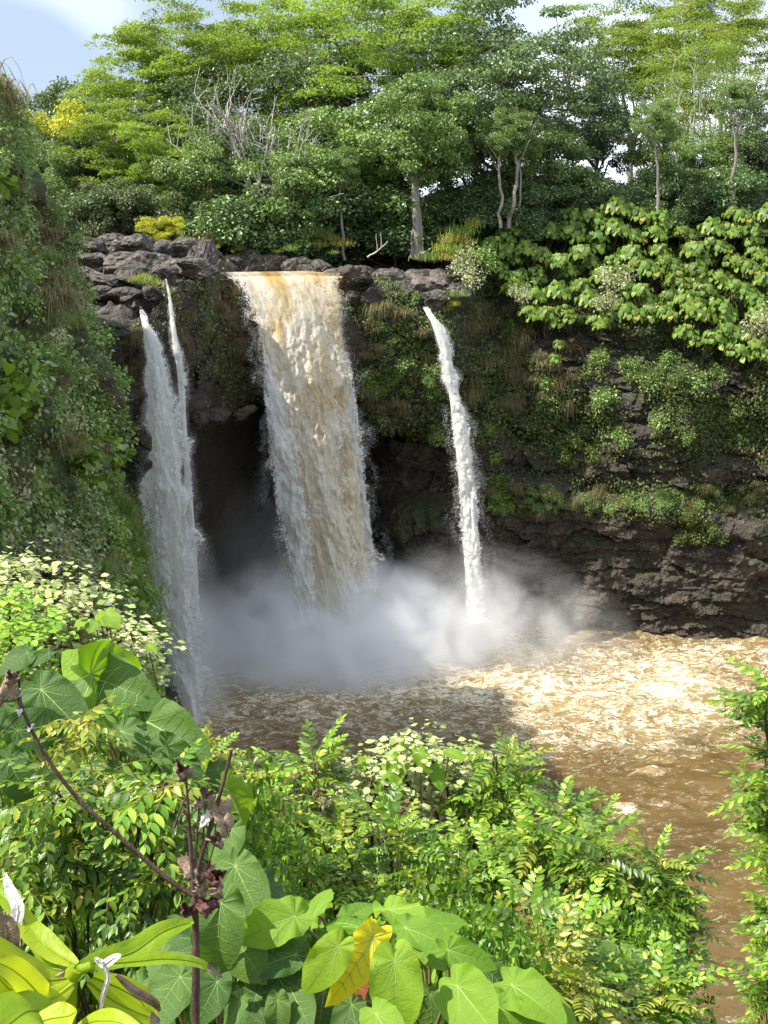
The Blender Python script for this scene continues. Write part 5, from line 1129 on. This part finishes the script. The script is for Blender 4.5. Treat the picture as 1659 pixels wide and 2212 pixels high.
pinnate('feathery-leaved sapling with the tallest narrow top, right of the cream bush', [(1085, 1635, 36), (1070, 1705, 60), (1000, 1790, 95), (1120, 1740, 70)], 10.8, 2, .9, 11.0)
pinnate('broad feathery-leaved tree with pale trunk filling the middle of the slope', [(1200, 1775, 58), (1250, 1800, 55), (1150, 1850, 100), (1050, 1890, 100), (1230, 1880, 100)], 9.8, 3, .95, 10.0, bark=M_PALE)
pinnate('dark-stemmed feathery tree leaning over the brown pool', [(1390, 1880, 55), (1430, 1930, 50), (1350, 1990, 90), (1410, 2050, 70), (1440, 1990, 45), (1270, 1950, 90), (1300, 1830, 35)], 9.0, 4, 1.7, 9.2)
pinnate('low feathery sapling between the heart-leaved plant and the pool', [(1290, 2120, 100), (1370, 2180, 90), (1220, 2040, 90), (1430, 2150, 45), (1130, 2020, 80)], 7.6, 5, 1.1, 7.8, scale=.85)
pinnate('feathery sapling behind the heart-leaved plant', [(760, 1870, 100), (880, 1900, 100), (980, 1930, 100), (680, 1900, 90), (830, 1810, 70)], 9.3, 6, .1, 9.5)
pinnate('yellowish feathery seedling beside the right edge of the heart leaves', [(1230, 2120, 50), (1270, 2180, 55), (1190, 2080, 40)], 6.0, 7, .85, 6.1, scale=.7, sets=(FY, FL), mixw=(.75, .25), name='pinnate_seedling', cat='plant', trunkr=.015)
pinnate('glossy shrub with hanging paired leaflets behind the curved brown stalk', [(120, 1710, 55), (250, 1690, 55), (345, 1700, 55), (60, 1780, 75), (180, 1780, 100), (300, 1800, 95), (120, 1890, 90), (240, 1900, 95), (350, 1890, 80), (30, 1900, 70)], 5.6, 8, -1.3, 5.8, dens=1.05, scale=.8, sets=(FH, FHY), mixw=(.86, .14), name='paired_leaf_shrub', cat='shrub', trunkr=.022, up=.1)
pinnate('upright yellow-green feathery sprig standing before the giant leaves', [(180, 1560, 24)], 6.2, 9, -1.35, 6.3, scale=.85, sets=(FHY, FH), mixw=(.6, .4), name='feathery_sprig', cat='plant', trunkr=.01, dens=.4)
pinnate('pale feathery sprigs beside the water right of the giant leaves', [(470, 1650, 45), (530, 1690, 45), (445, 1620, 30), (560, 1760, 60)], 9.0, 10, -1.2, 9.0, scale=.6, sets=(FY, FL), mixw=(.55, .45), name='feathery_sprig', cat='plant', trunkr=.012)
pinnate('feathery branches reaching in at the open right side of the pool', [(1670, 1490, 28), (1668, 1560, 34), (1672, 1630, 40), (1680, 1700, 40), (1676, 1780, 34), (1690, 1860, 40), (1700, 1940, 40), (1705, 2020, 40), (1690, 2100, 34), (1676, 2160, 40), (1730, 1750, 60), (1730, 1560, 50), (1730, 2080, 70)], 6.6, 11, 3.4, 7.4, scale=.62, sets=(FD, FL), mixw=(.45, .55), name='pinnate_tree', dens=1.0)

# cream-leaved bushes: leaves lie flat in tiers
T_OVW = (T_OV[0] * np.array([1.45, 1, 1]), T_OV[1])
def cream_bush(label, tiers, Y0, seed, bx, by, n, leaf, mat=L_CREAM, nobj=180, T=T_HT, group=None, flatz=.05):
    rng = np.random.default_rng(seed); base = np.array(g0(bx, by)); t = thing('cream_leaved_bush', label, 'bush', base, group); mb = MB(); rest = MB()
    W = np.array([r_ for _, _, r_ in tiers], float) ** 1.7; W /= W.sum(); one = MB(); leaves(one, [(0, 0, 0)], [(0, 1, 0)], [(0, 0, 1)], 1.0, T); lm = one.mesh('leaf', mat)
    allP = []
    for (x, y, r_), w in zip(tiers, W):
        dz = rng.uniform(-.8, .8); c = pix(x, y, Y0 + dz) - base; R = r_ * Y0 / FPX; k = int(n * w)
        br = limb(rng, c * .25 + rng.normal(size=3) * .1, c, 8, .05); mb.tube(limb(rng, (0, 0, -.3), br[0], 5, 0), np.linspace(.04, .03, 5), 6); mb.tube(br, np.linspace(.03, .012, 8), 5)
        for s in range(max(3, k // 14)):
            a = rng.uniform(0, 6.28); e = c + np.array([math.cos(a) * R, math.sin(a) * R * 1.3, rng.normal() * R * .45]) * rng.uniform(.3, 1)
            mb.tube(limb(rng, c - np.array([0, 0, R * .3]), e, 5, .03), np.linspace(.009, .004, 5), 4)
            m = 14; P = e + rng.normal(size=(m, 3)) * np.array([.18, .2, flatz]) * (leaf / .12); D = unit(P - e + rng.normal(size=(m, 3)) * .05) ; D[:, 2] = D[:, 2] * .4 - .12
            allP += [(p, d, unit(np.array([0, -.22, 1]) + rng.normal(size=3) * .22), leaf * rng.uniform(.55, 1.2)) for p, d in zip(P, D)]
    rng.shuffle(allP); allP.sort(key=lambda q: q[0][1])
    for (p, d, nn, s) in allP[:nobj]: obj('leaf', lm, t, frame(p, d, nn, s))
    A = allP[nobj:]; leaves(rest, [q[0] for q in A], [q[1] for q in A], [q[2] for q in A], [q[3] for q in A], T)
    struct(rest.build('foliage', mat, t), 'stuff'); mb.build('stem', M_BROWN, t); return t
cream_bush('bright cream-leaved bush on the bank below the side cliff', [(40, 1230, 60), (110, 1290, 70), (40, 1330, 80), (190, 1310, 60), (140, 1370, 80), (250, 1370, 60), (60, 1400, 80), (300, 1395, 38), (305, 1440, 35), (200, 1420, 60), (270, 1470, 45)], 15.5, 1, -3.4, 16, 4200, .095, T=T_OVW)
cream_bush('cream-leaved bush in front of the water between the feathery saplings', [(870, 1640, 70), (930, 1620, 60), (800, 1690, 60), (960, 1670, 70), (880, 1710, 70), (760, 1740, 45), (1000, 1630, 40)], 11.2, 2, .3, 11.4, 1500, .072, T=T_OVW)
cream_bush('lime-leaved bush below the cream one on the bank', [(30, 1370, 60), (80, 1345, 45), (20, 1300, 40), (130, 1430, 40)], 14.0, 3, -3.3, 14.3, 1000, .085, mat=F_LIME, T=T_OVW)
def sprigs():
    rows = [(860, 1640, 850, 1690, HL[0], UPC, 0), (905, 1625, 925, 1660, HL[1], UPC, 0), (790, 1640, 775, 1665, HL[2], FLAT, 0), (940, 1660, 955, 1700, HL[3], UPC, 0), (830, 1660, 820, 1700, HL[4], LTL, 0), (710, 1790, 690, 1830, HD[0], UPC, 0), (740, 1770, 760, 1810, HD[1], UPC, .1), (870, 1610, 890, 1630, HL[1], FLAT, .1), (970, 1625, 1000, 1640, HL[2], FLAT, 0)]
    heart_plant('broad_leaved_sprig', 'slim sprig of broad leaves growing up through the cream bush over the water', 'plant', rows, 10.6, g0(.2, 10.7), 5)
    rows = [(215, 1330, 235, 1350, HL[0], UPC, 0), (232, 1325, 255, 1352, HL[1], UPC, 0), (205, 1345, 190, 1368, HL[2], UPC, 0), (180, 1340, 160, 1360, HL[3], FLAT, 0), (320, 1395, 338, 1410, HL[2], FLAT, 0)]
    heart_plant('broad_leaved_sprig', 'few lime broad leaves topping the bright cream bush', 'plant', rows, 14.4, g0(-2.7, 14.6), 6)
sprigs()
# dark filler growth low on the slope, behind the leading plants
TV['near'] = [variant(gen_dark, F_DEEP, M_BROWN, seed=91, H=3.0, rx=1.3, rz=1.2, zc=.6, n=30, rc=.45, per=190, leaf=.085, r0=.04, T=T_OV)]; TH['near'] = 3.0
for i, (x, y, Y) in enumerate([(60, 1740, 8.0), (240, 1800, 8.0), (410, 1850, 8.2), (540, 1930, 8.6), (660, 1900, 10.6), (780, 1930, 10.8), (900, 1950, 10.4), (1010, 1930, 10.8), (1120, 1930, 10.8), (1240, 1980, 10.0), (1340, 2060, 9.4), (700, 2010, 8.8), (850, 2010, 8.8), (1000, 2030, 8.8), (1150, 2060, 8.6), (1270, 2120, 8.2), (100, 1990, 6.2), (260, 2000, 6.2), (480, 2110, 6.2), (620, 2130, 6.0), (860, 2160, 6.0), (1060, 2190, 6.0), (30, 1880, 6.6), (370, 1960, 6.6), (60, 1560, 11.5), (190, 1560, 11.5), (20, 1480, 16.5), (120, 1470, 17), (220, 1490, 17)]):
    T = pix(x, y, Y); zb = max(float(gz(T[0], Y)) - .2, T[2] - 3.4)
    tree('near', x, y, Y, 'shaded bush low on the bank, ' + ('behind the hanging paired leaflets' if x < 420 and Y < 9 else 'under the cream bush below the side cliff' if x < 420 else 'behind the heart-leaved plant' if Y < 7 else 'under the feathery sapling left of the water' if x < 720 else 'among the feathery saplings'), 'bushes low on the bank', name='bank_bush', cat='bush', zb=zb, w=.42)

# dried stalk with papery pods
def dead_stalk():
    Y = 3.5; base = pix(422, 2400, Y); base[2] = float(gz(base[0], Y)); t = thing('dried_stalk', 'brown dried stalk with crumpled papery pods and one long arching arm', 'plant', base); rng = np.random.default_rng(4)
    def p(x, y, d=0): return pix(x, y, Y + d) - base
    def smooth(Q, n):
        Q = np.array(Q); u = np.linspace(0, 1, len(Q)); v = np.linspace(0, 1, n); o = np.stack([np.interp(v, u, Q[:, i]) for i in range(3)], -1)
        for _ in range(3): o[1:-1] = (o[:-2] + 2 * o[1:-1] + o[2:]) / 4
        return o
    def st(name, pts, r0, r1, n=22, s=8):
        P = smooth([p(*q) for q in pts], n); R = np.linspace(r0, r1, n) * (1 + .12 * (rng.random(n) > .85)); mb = MB(); mb.tube(P, R, s); return mb.build(name, STALK, t)
    mb = MB(); P = smooth([np.array([0, 0, -.2]), p(422, 2212), p(424, 2060), p(422, 1960), p(416, 1900)], 30); mb.tube(P, np.linspace(.012, .0085, 30) * (1 + .08 * rng.normal(size=30)), 9); mb.build('stem', STALK, t)
    st('arm', [(418, 1935), (370, 1905), (310, 1855), (240, 1790), (180, 1740), (130, 1680), (90, 1620), (65, 1570), (45, 1525), (34, 1495, .05)], .0075, .004, 40)
    st('twig', [(50, 1540), (30, 1555), (0, 1590)], .003, .002, 8); 
    st('twig', [(417, 1905), (412, 1830), (406, 1740), (402, 1680)], .0065, .003); st('twig', [(424, 1890), (450, 1800), (480, 1700), (500, 1620)], .006, .0045)
    st('twig', [(420, 1880), (426, 1800), (432, 1720)], .004, .002); st('twig', [(432, 1880), (440, 1790), (446, 1720), (450, 1690)], .003, .0015); st('twig', [(375, 1790), (395, 1735), (412, 1700)], .003, .002, 10); st('twig', [(440, 1900), (465, 1820), (466, 1770)], .002, .0015)
    def pod(seed, x, y, w, h, d=0, mats=(DRY, DRY)):
        rr = np.random.default_rng(seed); nu, nv = 22, 14; u = np.linspace(0, 2 * math.pi, nu); v = np.linspace(.02, 1, nv); U, Vv = np.meshgrid(u, v)
        rad = np.sin(Vv * 2.1) ** .7 * (.75 + .30 * np.sin(U * 3 + seed)) ; q = np.stack([np.cos(U) * rad, np.sin(U) * rad, Vv * 2 - 1], -1)
        q = q * (1 + .45 * fbm(q * 2.6 + seed * 7, 3)[..., None]) + .14 * np.stack([fbm(q * 5 + 3, 2), fbm(q * 5 + 9, 2), fbm(q * 5 + 5, 2)], -1); s = Y / FPX
        q = q * np.array([w * s * .5, w * s * .5, h * s * .5]); mb = MB(); mb.grid(q, 0); o = mb.build('dried_pod', list(mats), t); o.matrix_local = Matrix.Translation(Vector(p(x, y, d))) @ Matrix.Rotation(rr.uniform(-.7, .7), 4, 'Y') @ Matrix.Rotation(rr.uniform(-.7, .7), 4, 'X')
    MAR = plainmat('pod_maroon', (.05, .015, .012), (.2, .085, .07), 18, .7, .8)
    for a in [(1, 396, 1672, 42, 62), (2, 482, 1772, 46, 80, 0, (DRY, DRY)), (3, 412, 1880, 40, 70, .01), (4, 434, 1885, 36, 60, .02), (5, 463, 1902, 44, 50, -.01, (MAR, MAR)), (6, 446, 1962, 52, 40, -.015, (MAR, MAR)), (7, 404, 1972, 36, 32, -.01, (MAR, MAR)), (8, 448, 1720, 40, 24), (9, 426, 1738, 26, 22), (10, 443, 1770, 24, 44, 0, (PAPER, PAPER)), (11, 470, 1925, 40, 36, 0, (DRY, DRY)), (12, 470, 1820, 34, 50), (13, 20, 1470, 34, 40), (14, 10, 1500, 40, 56), (15, 38, 1500, 22, 24, .02, (PAPER, PAPER)), (16, 42, 1538, 18, 18, 0, (PAPER, PAPER)), (17, 65, 1572, 16, 16, 0, (PAPER, PAPER)), (18, 400, 1760, 18, 14), (19, 424, 1790, 16, 14), (20, 430, 1925, 40, 40, .01)]: pod(*a)
dead_stalk()

# fleshy yellow-green leaves close to the viewpoint
def ti_plant():
    Y = 2.3; base = pix(150, 2500, Y); base[2] = float(gz(base[0], Y)); t = thing('yellow_leaf_plant', 'plant with curled fleshy yellow-green leaves and withered papery tips by the viewpoint', 'plant', base); rng = np.random.default_rng(6)
    def blade(pts, w, nn, tip=None, curl=.5, depth=(0, 0), fold=.35, mat=TI):
        Q = np.array([pix(x, y, Y + depth[0] + (depth[1] - depth[0]) * i / max(1, len(pts) - 1)) - base for i, (x, y) in enumerate(pts)]); n = 26; u = np.linspace(0, 1, len(Q)); v = np.linspace(0, 1, n)
        C = np.stack([np.interp(v, u, Q[:, i]) for i in range(3)], -1)
        for _ in range(6): C[1:-1] = (C[:-2] + 2 * C[1:-1] + C[2:]) / 4
        T_ = unit(np.gradient(C, axis=0)); X = unit(np.cross(T_, np.array(nn, float))); Z = np.cross(X, T_); s = np.linspace(-1, 1, 11); W = w * Y / FPX * np.sin(math.pi * np.clip(v * .93 + .05, 0, 1)) ** .62 * .5
        wv = .10 * np.sin(v * 13 + rng.uniform(0, 6))[:, None] * s[None] ** 2
        G = C[:, None] + X[:, None] * (s[None] * W[:, None])[..., None] * (1 - .25 * curl * np.abs(s))[None, :, None] + Z[:, None] * ((fold * np.abs(s)[None] - curl * s[None] ** 2 * .5 + wv) * W[:, None])[..., None]
        mb = MB(); k = 21 if tip else n - 1; mb.grid(G[:k + 1]); 
        if tip: mb.grid(G[k:] + 0.02 * W.max() * rng.normal(size=G[k:].shape) * np.linspace(0, 3, n - k)[:, None, None], 1)
        mid = C + Z * .0015; mb.tube(mid[:k], np.linspace(.0022, .0007, k), 5, 2); mb.build('leaf', [mat, tip or mat, mat], t)
    blade([(150, 2105), (100, 2070), (60, 2000), (20, 1950), (-30, 1910)], 60, (.3, -.5, .8), None, .4, (0, .2))
    blade([(165, 2085), (120, 2060), (80, 2030), (50, 1990), (35, 1945)], 70, (.5, -.6, .5), None, .2, (0, .1))
    blade([(170, 2090), (220, 2075), (290, 2060), (350, 2010), (418, 1990)], 70, (0, -.7, .7), None, .3, (0, .15))
    blade([(215, 2083), (290, 2078), (360, 2070), (430, 2078), (478, 2110)], 44, (0, -.4, .9), DRY, .3, (-.02, .1))
    blade([(160, 2110), (110, 2120), (60, 2110), (0, 2060), (-60, 2020)], 110, (.1, -.5, .85), None, .6, (0, -.1))
    blade([(155, 2125), (100, 2170), (60, 2120), (20, 2090), (-30, 2070)], 80, (.4, -.6, .6), None, .5, (-.1, -.2))
    blade([(120, 2190), (60, 2180), (10, 2220), (-50, 2260)], 150, (0, -.6, .8), None, .5, (-.15, -.3))
    blade([(140, 2150), (70, 2160), (20, 2140), (-30, 2080)], 70, (.2, -.8, .5), None, .3, (-.05, -.1))
    blade([(160, 2230), (200, 2205), (250, 2205), (310, 2230)], 60, (0, -.5, .85), None, .3, (-.1, -.2))
    blade([(60, 2215), (110, 2200), (150, 2195), (166, 2185)], 70, (.1, -.4, .9), None, .3, (-.2, -.2))
    blade([(190, 2120), (240, 2160), (300, 2190), (345, 2205)], 60, (.1, -.7, .7), DRY, .6, (.05, .15))
    blade([(200, 2110), (260, 2135), (310, 2165), (330, 2215)], 80, (-.1, -.8, .6), None, .3, (.2, .3))
    blade([(40, 2045), (30, 2010), (42, 1960), (20, 1920), (10, 1885)], 34, (.2, -.9, .3), PAPER, .3, (.05, .1), mat=PAPER)
    blade([(30, 2050), (10, 2060), (15, 2010), (5, 1970)], 80, (.1, -.9, .4), DRY, .8, (-.02, -.02), mat=DRY)
    blade([(222, 2075), (235, 2110), (222, 2150), (215, 2200)], 14, (.2, -.9, .3), PAPER, .3, (-.05, -.05), mat=PAPER)
    blade([(250, 2105), (290, 2140), (335, 2165), (345, 2185)], 30, (0, -.8, .6), DRY, .9, (-.04, 0), mat=DRY)
    blade([(205, 2070), (225, 2085), (245, 2070), (262, 2062)], 26, (0, -.8, .6), PAPER, .6, (-.03, -.03), mat=PAPER)
    for (x0, y0, x1, y1, r_) in ((165, 2090, 140, 2300, .018), (120, 2100, 130, 2320, .02), (200, 2085, 165, 2095, .010)):
        mb = MB(); mb.tube(limb(rng, pix(x1, y1, Y) - base, pix(x0, y0, Y) - base, 8, 0), np.linspace(r_, r_ * .85, 8), 9); mb.build('stem', TI if y1 < 2310 else DRY, t)
    mb = MB(); mb.tube(limb(rng, (0, 0, -.1), pix(140, 2290, Y) - base, 8, 0), [.02] * 8, 8); mb.build('stem', M_BROWN, t)
ti_plant()
